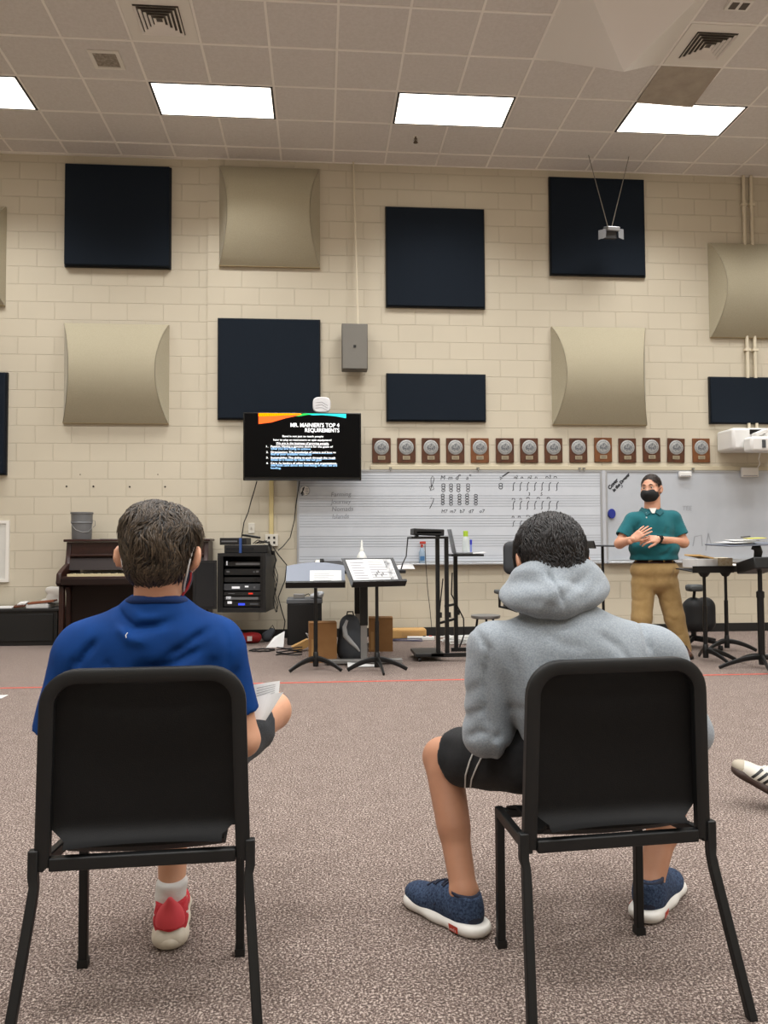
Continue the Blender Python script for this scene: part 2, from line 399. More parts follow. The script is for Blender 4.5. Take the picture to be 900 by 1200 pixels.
b.bx(p.x-.105, p.x+.105, p.y-.105, p.y+.105, HC-.003, HC-.001).build('grille', mat('dusty grille', '#8d8478', .8, noise=(30, '#b8afa2', 1.)), t)
p = fl(866, 3, HC)
t = thing('ceiling_outlet', 'small white ceiling box with dark slots at the top right photo corner', 'outlet', (p.x, p.y, HC))
B().bx(p.x-.1, p.x+.1, p.y-.06, p.y+.06, HC-.03, HC-.001).build('housing', mat('plastic white', '#e6e2da', .4), t)
b = B()
for s in (-.045, .045): b.bx(p.x+s-.03, p.x+s+.03, p.y-.04, p.y+.04, HC-.034, HC-.03)
b.build('slot', gap, t)
# sagging tile
x0, x1, y0, y1 = ci(9)+.012, ci(10)-.012, cj(5)+.012, cj(4)-.012
b = B(); b.raw([(x0, y0, HC-.008), (x1, y0, HC-.008), (x1, y1, HC-.055), (x0, y1, HC-.03), (x0, y0, HC-.002), (x1, y0, HC-.002), (x1, y1, HC-.04), (x0, y1, HC-.018)], [(0, 1, 2, 3), (7, 6, 5, 4), (0, 4, 5, 1), (1, 5, 6, 2), (2, 6, 7, 3), (3, 7, 4, 0)])
tag(b.build('ceiling_tile', mat('darker tile', '#b0a596', .9, noise=(6, '#9c9182', .8)), loc=(x0, y0, HC)), 'sagging darker ceiling tile between right vent and right light', 'ceiling tile')  # this tile has a darker, mottled colour than the others
# pyramid diffuser
x0, x1, y0, y1 = ci(7)+.01, ci(9)-.01, cj(7)+.01, cj(5)-.01; cx, cy = (x0+x1)/2, (y0+y1)/2
ap = fl(728, 85, HC); ap = at(728, 84, cy)
b = B(); b.raw([(x0, y0, HC-.002), (x1, y0, HC-.002), (x1, y1, HC-.002), (x0, y1, HC-.002), (cx, cy, ap.z)], [(0, 4, 1), (1, 4, 2), (2, 4, 3), (3, 4, 0), (0, 1, 2, 3)])
tag(b.build('pyramid_diffuser', mat('pyramid grey', '#ece8e2', .5, spec=.6), loc=(cx, cy, HC)), 'large upside-down pyramid sound diffuser on the ceiling', 'sound diffuser')
# sprinkler
p = fl(487, 160, HC); t = thing('sprinkler_head', 'small sprinkler head under the ceiling in front of the third light', 'sprinkler', p)
br = mat('sprinkler brass', '#6d5f50', .4, metal=.7)
B().lathe([(.03, -.003), (.03, 0)], p, 12).build('collar', wht, t)
b = B(); b.lathe([(.009, -.05), (.009, -.003)], p, 8); b.tube([p+Vector((-.012, 0, -.02)), p+Vector((-.02, 0, -.045)), p+Vector((0, 0, -.065)), p+Vector((.02, 0, -.045)), p+Vector((.012, 0, -.02))], .004, 6); b.build('nozzle', br, t)
B().lathe([(.026, -.07), (.026, -.066)], p, 12).build('deflector', br, t)
# ------------------------------------------------------------ acoustic panels on the wall
fab = mat('black fabric', '#161d26', .9, spec=.15, noise=(260, '#1e2630', .8), bump=(420, .3))
edge = mat('panel frame', '#0a0c0e', .6)
def flat_panel(x0, y0, x1, y1, lb, th=.055):
    p, q = at(x0, y0, D-th), at(x1, y1, D-th); q.x = max(q.x, p.x+.02)
    yb = D+WP if (p.x+q.x)/2 < XJ else D
    t = thing('acoustic_panel', lb, 'acoustic panel', ((p.x+q.x)/2, yb, q.z), group='flat black acoustic panels')
    B().bx(p.x, q.x, D-th, yb-.002, q.z, p.z).build('core', fab, t, bevel=.008)
    b = B(); e = .012
    for a in ((p.x-e, p.x, q.z-e, p.z+e), (q.x, q.x+e, q.z-e, p.z+e), (p.x, q.x, p.z, p.z+e), (p.x, q.x, q.z-e, q.z)): b.bx(a[0], a[1], yb-.03, yb-.002, a[2], a[3])
    b.build('frame', edge, t)
flat_panel(76, 191, 198, 312, 'black square wall panel at upper left, highest above the piano')
flat_panel(256, 373, 374.5, 491, 'black square wall panel partly behind the television')
flat_panel(453, 242, 568, 360, 'black square wall panel between the hanging speaker and the hanging spotlight')
flat_panel(454, 438, 569, 493, 'low black rectangular wall panel above the first plaques')
flat_panel(645, 207, 756.5, 323, 'black square wall panel behind the hanging spotlight')
flat_panel(833, 442, 955, 496, 'low black rectangular wall panel above the white projector')
flat_panel(-110, 435, 4, 555, 'black square wall panel cut by the left photo edge')
tanf = mat('tan fabric', '#aea68f', .9, spec=.2, noise=(90, '#a29a83', .6), bump=(300, .3), sheen=.2)
def barrel(x0, y0, x1, y1, lb, dep=.2, ins=.115, up=.0):
    p, q = at(x0, y0, D-.02), at(x1, y1, D-.02); yb = D+WP if (p.x+q.x)/2 < XJ else D
    t = thing('barrel_diffuser', lb, 'acoustic panel', ((p.x+q.x)/2, yb, q.z), group='curved tan sound diffusers'); N = 28; pr = []
    for k in range(N+1):
        v = k/N; s = math.sin(PI*v)**.85; pr.append((q.z+(p.z-q.z)*v, .035+dep*s, ins*s))
    xa, xb = p.x, q.x
    B().grid(lambda u, v: (lambda z, d, i: (xa+i+.004+(xb-xa-2*i-.008)*u, yb-d, z))(*pr[round(v*N)]), 10, N).build('curved_face', tanf, t, smooth=2)
    for s in (0, 1):
        b = B()
        for k in range(N):
            (z0, d0, i0), (z1, d1, i1) = pr[k], pr[k+1]
            X = lambda i: xa+i if s == 0 else xb-i
            b.quad((X(0), yb-.001, z0), (X(i0), yb-d0, z0), (X(i1), yb-d1, z1), (X(0), yb-.001, z1))
        b.build('end_cap', tanf, t)
    B().bx(xa, xb, yb-.036, yb-.001, q.z-.006, q.z).build('bottom_frame', mat('tan rim', '#a08f6d', .8), t)
barrel(257, 195, 375, 314, 'tan curved wall diffuser at top beside the speaker pole')
barrel(74, 378, 197, 496, 'tan curved wall diffuser directly above the piano')
barrel(646, 383, 758, 498, 'tan curved wall diffuser above the middle plaques')
barrel(830, 285, 950, 397, 'tan curved wall diffuser crossing the two pipes at right')
barrel(-108, 238, 4.5, 357, 'tan curved wall diffuser cut by the left photo edge')
# ------------------------------------------------------------ wall pipes, plates
pw = mat('pipe paint', '#d9cfb8', .45)
pp = [at(873, 300, D-.03), at(882, 300, D-.03)]
for k, lb in ((0, 'left of two cream pipes running down the wall to the projector'), (1, 'right of two cream pipes running down the wall to the projector')):
    t = thing('wall_pipe', lb, 'pipe', (pp[k].x, D, 2.4), group='twin wall pipes'); x = pp[k].x
    B().cyl((x, D-.03, 2.35), (x, D-.03, HC-.004), .02, 12).build('pipe', pw, t, smooth=True)
    for z in (5.2, 3.4): B().bx(x-.035, x+.035, D-.052, D, z, z+.03).build('strap', pw, t)
px_ = at(318, 565, D-.015); pz = at(318, 626, D-.015)
tag(B().bx(px_.x-.025, px_.x+.025, D-.03, D-.001, pz.z, px_.z+.4).build('cable_cover', mat('cover cream', '#d6c48e', .5), loc=(px_.x, D, pz.z), bevel=.004), 'cream vertical cable cover below the television', 'cable cover')
ow = mat('outlet white', '#ddd8cc', .4)
p, q = at(311, 626, D), at(326, 640, D)
t = thing('power_outlet', 'white wall outlet with dark sockets under the cable cover', 'outlet', ((p.x+q.x)/2, D, q.z))
B().bx(p.x, q.x, D-.04, D-.001, q.z, p.z).build('plate', ow, t, bevel=.005)
cx, cz = (p.x+q.x)/2, (p.z+q.z)/2
for s in (-1, 1):
    for r in (-1, 1): B().bx(cx+s*.03-.012, cx+s*.03+.012, D-.043, D-.04, cz+r*.028-.014, cz+r*.028+.014).build('socket', blk, t)
p, q = at(291, 613, D), at(298.5, 625, D)
t = thing('light_switch', 'white wall plate with a small switch right of the piano', 'switch', ((p.x+q.x)/2, D, q.z))
B().bx(p.x, q.x, D-.01, D-.001, q.z, p.z).build('plate', ow, t, bevel=.003); cx, cz = (p.x+q.x)/2, (p.z+q.z)/2
B().bx(cx-.008, cx+.008, D-.02, D-.01, cz-.014, cz+.014).build('toggle', mat('toggle', '#b9b3a6', .4), t)
p, q = at(-14, 610, D+WP), at(11, 682, D+WP)
t = thing('wall_frame', 'white framed notice board cut by the left photo edge', 'notice board', ((p.x+q.x)/2, D+WP, q.z))
fm = mat('frame white', '#e9e6df', .4); b = B(); e = .035
for a in ((p.x, p.x+e, q.z, p.z), (q.x-e, q.x, q.z, p.z), (p.x+e, q.x-e, p.z-e, p.z), (p.x+e, q.x-e, q.z, q.z+e)): b.bx(a[0], a[1], D, D+WP-.001, a[2], a[3])
b.build('frame', fm, t)
B().bx(p.x+e, q.x-e, D+.012, D+WP-.002, q.z+e, p.z-e).build('board', mat('board pale', '#d9d8d2', .5, noise=(8, '#c9c8c2', .5)), t)
# anchor holes: part of the wall surface
b = B()
for x, y in ((78, 570), (109.5, 570), (152, 570.5), (193.5, 570.5), (94, 556), (185, 556)):
    p = at(x, y, D+WP); b.cyl((p.x, D+WP-.004, p.z), (p.x, D+WP+.002, p.z), .011 if y > 560 else .006, 8)
S(b.build('trim_2', mat('anchor holes', '#3a332b', .8)))
# ============================================================ THINGS ON THE FRONT WALL
whiteb = mat('whiteboard', '#bdc2c9', .22, spec=.5, coat=.1, noise=(1.6, '#b2b7be', .8)); alu = mat('aluminium', '#b9bcc0', .35, metal=.6); inkm = mat('marker ink', '#2b2d33', .6); faint = mat('faint marker', '#8a8f97', .6); staffm = mat('staff line', '#8b919a', .6); stafb = mat('staff whiteboard', '#cdd2d9', .22, spec=.5, coat=.1, noise=(1.6, '#c3c8cf', .8))
ZT, ZB = at(560, 551, D).z, at(450, 660, D).z
XL0, XM, XR1 = at(348, 600, D).x, at(706, 600, D).x, 6.6
def ink(b, pts, w=.009, y=None):
    """flat marker stroke on the board, through the given photograph points"""
    y = y or D-.0265; P = [at(a, c, y) for a, c in pts]; V = []; Q = []
    for i, p in enumerate(P):
        a = P[max(i-1, 0)]; c = P[min(i+1, len(P)-1)]; t = (c-a).normalized(); n = Vector((-t.z, 0, t.x))*w/2
        V += [p+n, p-n]
    b.raw(V, [(2*i, 2*i+1, 2*i+3, 2*i+2) for i in range(len(P)-1)])
def circ(cx, cy, rx, ry=None, n=12, a0=0., a1=2*PI): return [(cx+rx*math.cos(a0+(a1-a0)*k/n), cy+(ry or rx)*math.sin(a0+(a1-a0)*k/n)) for k in range(n+1)]
def note(b, txt, x, y, h, ang=0., skew=.15, bold=.0, yy=None):
    yy = yy or D-.0265; p = at(x, y, yy); k = yy/F_; c, s = math.cos(ang), math.sin(ang)
    add_text(b, txt, h*k/.7, p, (c, 0, s), (-s, 0, c), bold=bold, skew=skew)
def board(x0, x1, lb, name='whiteboard', sm=None):
    t = thing(name, lb, 'whiteboard', ((x0+x1)/2, D, ZB))
    B().bx(x0+.02, x1-.02, D-.024, D-.002, ZB+.02, ZT-.02).build('writing_surface', sm or whiteb, t)
    b = B()
    for a in ((x0, x0+.022, ZB, ZT), (x1-.022, x1, ZB, ZT), (x0+.022, x1-.022, ZB, ZB+.022), (x0+.022, x1-.022, ZT-.022, ZT)): b.bx(a[0], a[1], D-.032, D-.001, a[2], a[3])
    b.build('frame', alu, t)
    B().bx(x0, x1, D-.1, D-.001, ZB-.022, ZB-.001).build('marker_tray', alu, t, bevel=.004)
    return t
wb1 = board(XL0, XM-.012, 'long whiteboard ruled with music staves and handwritten notes', sm=stafb)
wb2 = board(XM+.03, XR1, 'plain whiteboard behind the standing teacher')
S(B().bx(XM-.011, XM+.029, D-.036, D-.001, ZB-.02, ZT).build('trim_3', mat('divider', '#b9bcc2', .4)))
b = B()
for g in range(5):
    for k in range(5):
        z = at(560, 557.5+23.4*g+3.05*k, D-.025).z
        if z > ZB+.03: b.bx(XL0+.03, XM-.03, D-.0255, D-.0235, z-.0022, z+.0022)
b.build('staff_lines', staffm, wb1)
b = B()
for x in (519.6, 528.5, 537.3, 548.5):
    for y in (568.4, 571.4, 574.7): ink(b, circ(x, y, 1.9, 1.5), .007)
for x, dy in ((518.9, 0), (528.5, .5), (538.5, 0), (547.4, -.3), (557.6, .3)):
    for y in (580.5, 583.5, 586.8, 590): ink(b, circ(x, y+dy, 1.9, 1.5), .007)
for s, x, y, h in (('M', 516, 562, 5), ('m', 525, 562, 5), ('d', 533.5, 562, 5.5), ('a', 546, 562, 5), ('M7', 517, 601, 4), ('m7', 527, 601, 4), ('b7', 538.5, 601, 4.2), ('d7', 549, 601, 4.2), ('o7', 561.5, 601, 4.2),
                   ('3', 618.5, 581, 4), ('5', 633, 581, 4), ('2', 604, 561, 4), ('2', 620.5, 561, 4), ('3', 643, 560.5, 4)): note(b, s, x, y, h)
for x, y in ((538.8, 557), (551, 557)): ink(b, circ(x, y, .9), .005)
ink(b, [(505, 574), (503, 571), (507, 569), (508.5, 573), (504, 575), (506, 570), (509, 561), (507, 557.5), (505, 561), (505.5, 571)], .007)
ink(b, [(504.5, 584), (508.5, 584), (507, 589), (503.5, 596)], .007)
ink(b, circ(586.8, 568, 2, 1.8), .008); ink(b, circ(586.8, 571.2, 2.1, 1.8), .008); ink(b, [(585.5, 559), (588.5, 560), (586, 562)], .008); ink(b, [(588.6, 558.5), (597.5, 552.5)], .014)
for j, (ya, yb_) in enumerate(((565, 575), (587, 597), (610, 617))):
    for k, x in enumerate((601.5, 609.7, 618, 626.7, 635, 643.5, 652.5)):
        if j == 2 and k > 2: continue
        ink(b, [(x+2, ya), (x+.4, ya+2), (x, (ya+yb_)/2), (x+.3, yb_-1), (x-1, yb_)], .008)
for x, y, w in ((602.5, 559, 2), (610.5, 559, 2), (618.8, 559, 2), (627, 559, 2), (639.5, 558.5, 2.5), (649, 558.5, 3), (600, 584, 3), (609, 584, 2), (617, 583, 3), (629, 583, 3), (641, 583, 3), (600, 605, 2), (607, 605, 2.5), (617, 604, 3)):
    ink(b, [(x, y+1.8), (x+.4, y), (x+w, y), (x+w+.4, y+1.8)], .007)
b.build('handwriting_text', inkm, wb1)
b = B()
for k, s in enumerate(('Farming', 'Journey', 'Nomads', 'Islands')): note(b, s, 387.5+k*.5, 582+8.6*k, 5.2, .03)
b.build('faint_handwriting_text', faint, wb1)
b = B(); note(b, 'Cover', 714.5, 574, 4.2, .8, bold=.004); note(b, 'in the Drawer', 719.5, 576.5, 3.5, .8, bold=.004); ink(b, [(728, 568.5), (729.5, 569.5), (728.5, 571.5)], .01); b.build('handwriting_text', inkm, wb2)
b = B(); note(b, 'TEE', 799, 598, 5.5); ink(b, [(812, 640), (814, 629), (822, 627), (823, 640)], .012); ink(b, [(827, 645), (829, 632), (830, 625), (834, 640)], .01); b.build('faint_handwriting_text', mat('faintest marker', '#9a9ea5', .6), wb2)
# round sticker with a clef
p = at(357, 575, D-.026); t = thing('clef_sticker', 'round white sticker with a treble clef on the staff whiteboard', 'sticker', p)
B().lathe([(0, -.002), (.058, -.002), (.058, .001), (0, .001)], p, 24, axis='y').build('disc', mat('sticker white', '#eceae6', .5), t)
b = B(); b.tube([p+Vector((.058*math.cos(a), -.002, .058*math.sin(a))) for a in np.linspace(0, 2*PI, 24, endpoint=False)], .003, 4, closed=True); b.build('ring', staffm, t)
b = B()
for q in ([(354.6, 580), (353, 578.5), (355, 577), (356.2, 579), (354, 581), (355.2, 572), (356.4, 570.5), (355.4, 574.5), (353, 578)],): ink(b, q, .012, D-.029)
for y in (573, 575.5, 578): ink(b, [(358, y), (361.5, y)], .006, D-.029)
b.build('clef', inkm, t)
# map rail above the boards
x0 = at(434, 548, D).x
t = thing('map_rail', 'cream display rail running above the whiteboards under the plaques', 'rail', (x0, D, ZT)); z = at(600, 547, D).z
B().bx(x0, 6.6, D-.03, D-.001, ZT+.003, z+.012).build('rail', mat('rail cream', '#c6bca2', .5), t, bevel=.004)
hk = mat('hook steel', '#8a8880', .4, metal=.6)
for x in (457.5, 679, 684, 560, 812):
    p = at(x, 548, D-.03); p.z = ZT+.016; b = B(); b.box(p+Vector((0, -.008, .004)), (.03, .014, .02)); b.tube([p+Vector((0, -.016, 0)), p+Vector((0, -.028, -.02)), p+Vector((0, -.02, -.035))], .004, 6); b.build('hook', hk, t)
# ------------------------------------------------------------ plaques
wood = mat('plaque walnut', '#5a321b', .4, noise=(14, '#3c2012', .9)); wood2 = mat('plaque light walnut', '#7a4a26', .4, noise=(14, '#5c3218', .9)); disc = mat('plaque disc', '#b4b5b3', .4, metal=.25, noise=(60, '#8f9192', .8)); disc2 = mat('plaque engraving', '#4e5257', .5, noise=(90, '#8f9296', .8)); npl = mat('nameplate', '#b9ad93', .35, metal=.5)
ORD = ['first wooden award plaque of the row, nearest the television', 'second wooden award plaque of the row from the television', 'third wooden award plaque of the row from the television', 'fourth wooden award plaque of the row from the television', 'fifth wooden award plaque of the row from the television', 'sixth wooden award plaque of the row from the television', 'seventh wooden award plaque of the row from the television', 'seventh wooden award plaque of the row counted from the projector', 'sixth wooden award plaque of the row counted from the projector', 'fifth wooden award plaque of the row counted from the projector', 'fourth wooden award plaque of the row counted from the projector', 'third wooden award plaque of the row counted from the projector', 'slightly crooked wooden award plaque, second from the projector', 'last wooden award plaque of the row, nearest the projector']
plx = [447, 476, 504.7, 533.3, 562, 591.3, 619.7, 648.2, 677.3, 706.3, 734.6, 763, 791.5, 821]
proto = thing('award_plaque', ORD[0], 'plaque', (0, 0, 0), group='award plaques in a row above the whiteboards'); L = True
B(L).bx(-.108, .108, -.022, -.002, -.146, .146).build('wall_frame', wood, proto, bevel=.005)
dd = B(L).lathe([(0, -.028), (.078, -.028), (.086, -.025), (.088, -.02), (0, -.02)], (0, 0, .035), 28, axis='y').build('disc', disc, proto, smooth=True)
b = B(L); rr = random.Random(3)
for k in range(40):
    a, r = rr.random()*2*PI, .05*math.sqrt(rr.random()); b.box((r*math.cos(a), -.029, .035+r*math.sin(a)*.8), (.014, .003, .01), (0, rr.random()*3, 0))
for k in range(26):
    a = 2*PI*k/26; b.box((.068*math.cos(a), -.029, .035+.068*math.sin(a)), (.01, .003, .006), (0, -a+PI/2, 0))
b.build('engraving', disc2, dd)
pl = B(L).bx(-.042, .042, -.026, -.02, -.108, -.066).build('nameplate', npl, proto)
b = B(L)
for k in range(3): b.bx(-.03, .03, -.0275, -.026, -.078-.011*k, -.075-.011*k)
b.build('nameplate_text', inkm, pl)
for k, x in enumerate(plx):
    o = proto if k == 0 else copy_tree(proto); p = at(x, 528 if k not in (9, 11) else 527.3, D); o.location = (p.x, D, p.z); o['label'] = ORD[k]
    if k == 12: o.rotation_euler = (0, .035, 0)
    if k in (4, 13, 9): 
        for c in o.children:
            if c.name.startswith('wall_frame'): c.data = c.data.copy(); c.data.materials[0] = wood2
# ------------------------------------------------------------ television
YT = 8.76; tvb = mat('tv black', '#08090a', .25); scr = mat('tv screen', '#010102', .3, spec=.15, emit=.004, ecol='#203050')
p, q = at(285, 483, YT), at(423.5, 563, YT)
t = thing('television', 'large black flat television showing a slide with a numbered list', 'television', ((p.x+q.x)/2, YT, q.z))
B().bx(p.x, q.x, YT, YT+.06, q.z, p.z).build('housing', tvb, t, bevel=.006)
s_ = B().bx(p.x+.015, q.x-.015, YT-.003, YT, q.z+.035, p.z-.015).build('screen', scr, t)
cx = (p.x+q.x)/2; B().bx(cx-.2, cx+.2, YT+.06, D-.056, q.z+.2, q.z+.5).build('wall_mount', tvb, t)
B().bx(p.x+.02, q.x-.02, YT-.004, YT, q.z+.006, q.z+.012).build('trim_strip', mat('tv trim', '#3a3c40', .3), t)
YS = YT-.006; k_ = YS/F_
def fit(b, txt, x0, x1, yb, h, bold=0.):
    P, Q = at(x0, yb, YS), at(x1, yb, YS); V, Fc = text_geo(txt, 1., 'LEFT', bold); V = np.array(V); w = V[:, 0].max()-V[:, 0].min(); kx = (Q.x-P.x)/w; kz = h*k_/.7; m = V[:, 0].min()
    b.raw([(P.x+(v[0]-m)*kx, YS, P.z+v[1]*kz) for v in V], Fc)
wtx = mat('slide text white', '#ffffff', .5, emit=1.1, ecol='#ffffff'); btx = mat('slide text blue', '#9fd4ff', .5, emit=.9, ecol='#9fd0ff')
b = B(); fit(b, "MR. MAINIERI'S TOP 4", 340.5, 397.6, 500.2, 4.6, .01); fit(b, 'REQUIREMENTS', 357.5, 397.6, 506.3, 4.6, .01); b.build('slide_title', wtx, s_)
b = B()
for a in (('Band is not just to teach people', 331, 379, 512.2, 2.2), ('how to play an instrument or spin equipment!', 320.5, 388.5, 516.4, 2.2), ('We are in the business of growing people.', 323.5, 385.5, 520.3, 2.2), ('1.', 312, 314.2, 524.2, 2.2), ('Passion: Having a genuine desire for the goals of', 317.3, 390, 524.2, 2.2), ('2.', 312, 314.4, 530.8, 2.2), ('Organization: The knowledge of where and how to', 317.3, 393.5, 530.8, 2.2), ('3.', 312, 314.4, 537.3, 2.2), ('Sustainability: The ability to push through the rough', 317.3, 393, 537.3, 2.2), ('4.', 312, 314.4, 543.8, 2.2), ('Care: As leaders of other humans and organizations,', 317.3, 395, 543.8, 2.2)): fit(b, *a, bold=.012)
P, Q = at(323.5, 521, YS), at(385.5, 521, YS); b.bx(P.x, Q.x, YS-.001, YS, P.z-.003, P.z+.001)
b.build('slide_body_text', wtx, s_)
b = B()
for a in (('what you are trying to achieve', 317.3, 364, 526.9, 2.1), ('find all your available resources', 317.3, 365, 533.4, 2.1), ('times as a means to reach the set goal', 317.3, 376.5, 539.9, 2.1), ('one must care about the well-being of what we are', 317.3, 395, 546.4, 2.1), ('leading.', 317.3, 329.5, 549.4, 2.1)): fit(b, *a, bold=.012)
for x1, y in ((347, 524.9), (390, 531.4), (393, 538), (395, 544.5)): P, Q = at(317.3, y, YS), at(x1, y, YS); b.bx(P.x, Q.x, YS-.001, YS, P.z-.001, P.z+.002)
b.build('slide_underlined_text', btx, s_)
def swoosh(nm, col, e, pts):
    b = B(); P = [at(x, y, YS) for x, y in pts]; b.raw(P, [tuple(range(len(P)))]); b.build(nm, mat(nm, col, .5, emit=e, ecol=col), s_)
swoosh('slide_orange_swoosh', '#ff5a12', 1.1, [(303, 484.4), (350, 484.8), (354, 486), (335, 490), (318, 495), (303, 496.8)])
swoosh('slide_yellow_swoosh', '#ffc400', 1.1, [(303, 484.2), (352, 484.6), (354, 485.4), (340, 486.5), (322, 487.5), (303, 488)])
swoosh('slide_green_swoosh', '#18b84a', .9, [(345, 487.4), (356, 484.4), (372, 484.6), (362, 486), (350, 488)])
swoosh('slide_teal_swoosh', '#1fd3d6', 1., [(358, 484.6), (405.5, 485), (405.5, 490), (392, 487.6), (378, 486.4), (366, 486.6)])
# white wireless unit standing on the television
p = at(377, 474.5, YT+.03); t = thing('wireless_unit', 'rounded white wireless unit standing on top of the television', 'wireless unit', (p.x, p.y, at(377, 483, YT).z))
b = B(); P = []
for k in range(36):
    a = 2*PI*k/36; c, s = math.cos(a), math.sin(a); P.append((p.x+.1*math.copysign(abs(c)**.6, c), p.z+.088*math.copysign(abs(s)**.6, s)))
b.prism(P, p.y-.022, p.y+.022); b.build('shell', mat('unit white', '#e4e4e6', .35, noise=(20, '#c9c9cd', .5)), t, bevel=.01)
b = B()
for k in range(3): b.tube([(p.x-.07, p.y-.0225, p.z+.02-.03*k), (p.x, p.y-.0225, p.z+.03-.03*k), (p.x+.07, p.y-.0225, p.z-.01-.03*k)], .0025, 4)
b.build('groove', mat('groove grey', '#9d9da2', .5), t)
# hanging speaker and pole
YK = 8.9; p, q = at(400.5, 379, YK), at(431, 433, YK)
t = thing('hanging_speaker', 'grey box loudspeaker hanging on a thin pole in front of the wall', 'loudspeaker', ((p.x+q.x)/2, YK, p.z))
gs = mat('speaker grille', '#76736c', .7, bump=(500, .3)); B().bx(p.x, q.x, YK, YK+.15, q.z, p.z).build('cabinet', mat('speaker box', '#5d5a54', .6), t, bevel=.006)
g_ = B().bx(p.x+.008, q.x-.008, YK-.008, YK, q.z+.008, p.z-.008).build('grille', gs, t, bevel=.003)
c = (p+q)/2; B().box((c.x, YK-.01, c.z+.0), (.03, .004, .03)).build('badge', blk, g_)
B().cyl(at(414, 196, D-.03)+Vector((0, 0, .1)), (at(420, 379, YK).x, YK+.08, p.z), .011, 10).build('ceiling_rod', pw, t, smooth=True)
# hanging spotlight with barn doors
YH = 8.72; c = at(714.5, 274, YH); sil = mat('lamp silver', '#a8abb0', .35, metal=.5); dkg = mat('lamp dark', '#3b3c3e', .5); wg = mat('barn door grey', '#77787a', .5)
t = thing('hanging_spotlight', 'small spotlight with side flaps hanging on two wires from the ceiling', 'spotlight', c)
b = B(); b.box(c+Vector((0, 0, -.01)), (.15, .12, .1), (.3, 0, 0), .8); b.build('housing', dkg, t, bevel=.01)
B().box(c+Vector((.01, -.03, .045)), (.15, .14, .05), (.3, 0, .1)).build('cover', sil, t, bevel=.01)
b = B(); b.quad(c+Vector((-.07, -.08, .03)), c+Vector((-.15, -.04, .02)), c+Vector((-.15, -.04, -.09)), c+Vector((-.075, -.08, -.075))); b.build('flap', wg, t)
b = B(); b.quad(c+Vector((.07, -.08, .035)), c+Vector((.15, -.04, .04)), c+Vector((.15, -.04, -.08)), c+Vector((.075, -.08, -.075))); b.build('flap', wg, t)
hw = mat('hanging wire', '#8f8a80', .4, metal=.5)
for sx, X in ((-.015, fl(686, 187, HC)), (.02, fl(731, 191, HC))):
    b = B(); b.cyl(c+Vector((sx, 0, .06)), (X.x, YH, HC), .0045, 6); b.build('wire', hw, t)
    B().cyl(c+Vector((sx, 0, .05)), c+Vector((sx, 0, .085)), .012, 8).build('hook', sil, t)
# ------------------------------------------------------------ projector and small white boxes
YP = 8.72; p, q = at(858.5, 501, YP), at(925, 527, YP); pj = mat('projector white', '#e3e2df', .35); 
t = thing('wall_projector', 'white short throw projector on the wall at the right photo edge', 'projector', ((p.x+q.x)/2, D, q.z))
B().bx(p.x, q.x, YP, D-.01, q.z, p.z).build('housing', pj, t, bevel=.03)
P, Q = at(879, 503, YP-.01), at(897, 509, YP-.01); B().bx(P.x, Q.x, YP-.006, YP+.002, Q.z, P.z).build('label_plate', tvb, t)
P, Q = at(880, 511, YP-.2), at(925, 529, YP-.2); B().bx(P.x, Q.x, YP-.2, YP-.02, Q.z, P.z).build('lens_hood', pj, t, bevel=.03)
P = at(886, 507, YP-.1); B().box((P.x+.06, YP-.08, P.z), (.16, .1, .05), (0, -.4, 0)).build('wall_mount_arm', pj, t, bevel=.01)
P = at(895, 520, YP-.2); B().box((P.x, YP-.205, P.z), (.04, .01, .09)).build('lens', mat('lens dark', '#4a4d52', .15), t)
P = [at(891, 530, 8.8), at(889, 538, 8.9), at(890.5, 543, 8.95), at(888, 548, 9.03)]
B().tube(P, .006, 6).build('cable', mat('cable white', '#dcdad4', .5), t)
for x0, y0, x1, y1, lb in ((796, 552.5, 811, 559, 'small white sensor box on the whiteboard edge just right of the teacher'), (869, 547.5, 889.5, 559, 'larger white sensor box on the whiteboard edge below the projector')):
    p, q = at(x0, y0, D-.07), at(x1, y1, D-.07); t = thing('sensor_box', lb, 'sensor', ((p.x+q.x)/2, D, q.z), group='white sensor boxes')
    B().bx(p.x, q.x, D-.07, D-.035, q.z, p.z).build('shell', pj, t, bevel=.01); B().bx(p.x+.02, q.x-.02, D-.073, D-.07, q.z+.01, q.z+.022).build('window', mat('sensor window', '#a9a9ab', .2), t)
    B().bx(p.x+.03, q.x-.03, D-.036, D-.033, q.z+.005, p.z-.004).build('wall_mount', pj, t)
# blue eraser held on the board
p = at(716.5, 602, D-.03); t = thing('round_eraser', 'dark blue round eraser stuck to the whiteboard left of the teacher', 'eraser', p)
b = B(); b.lathe([(0, -.03), (.05, -.03), (.056, -.02), (.056, 0), (0, 0)], p, 24, axis='y', rot=None, sx=.8, sy=1.05); b.build('wall_mount_pad', mat('eraser blue', '#1b2a86', .7, bump=(80, .3)), t, smooth=True)
B().lathe([(0, .0005), (.048, .0005), (.05, .0035), (0, .0035)], p, 20, axis='y', sx=.8, sy=1.05).build('backing', blk, t)
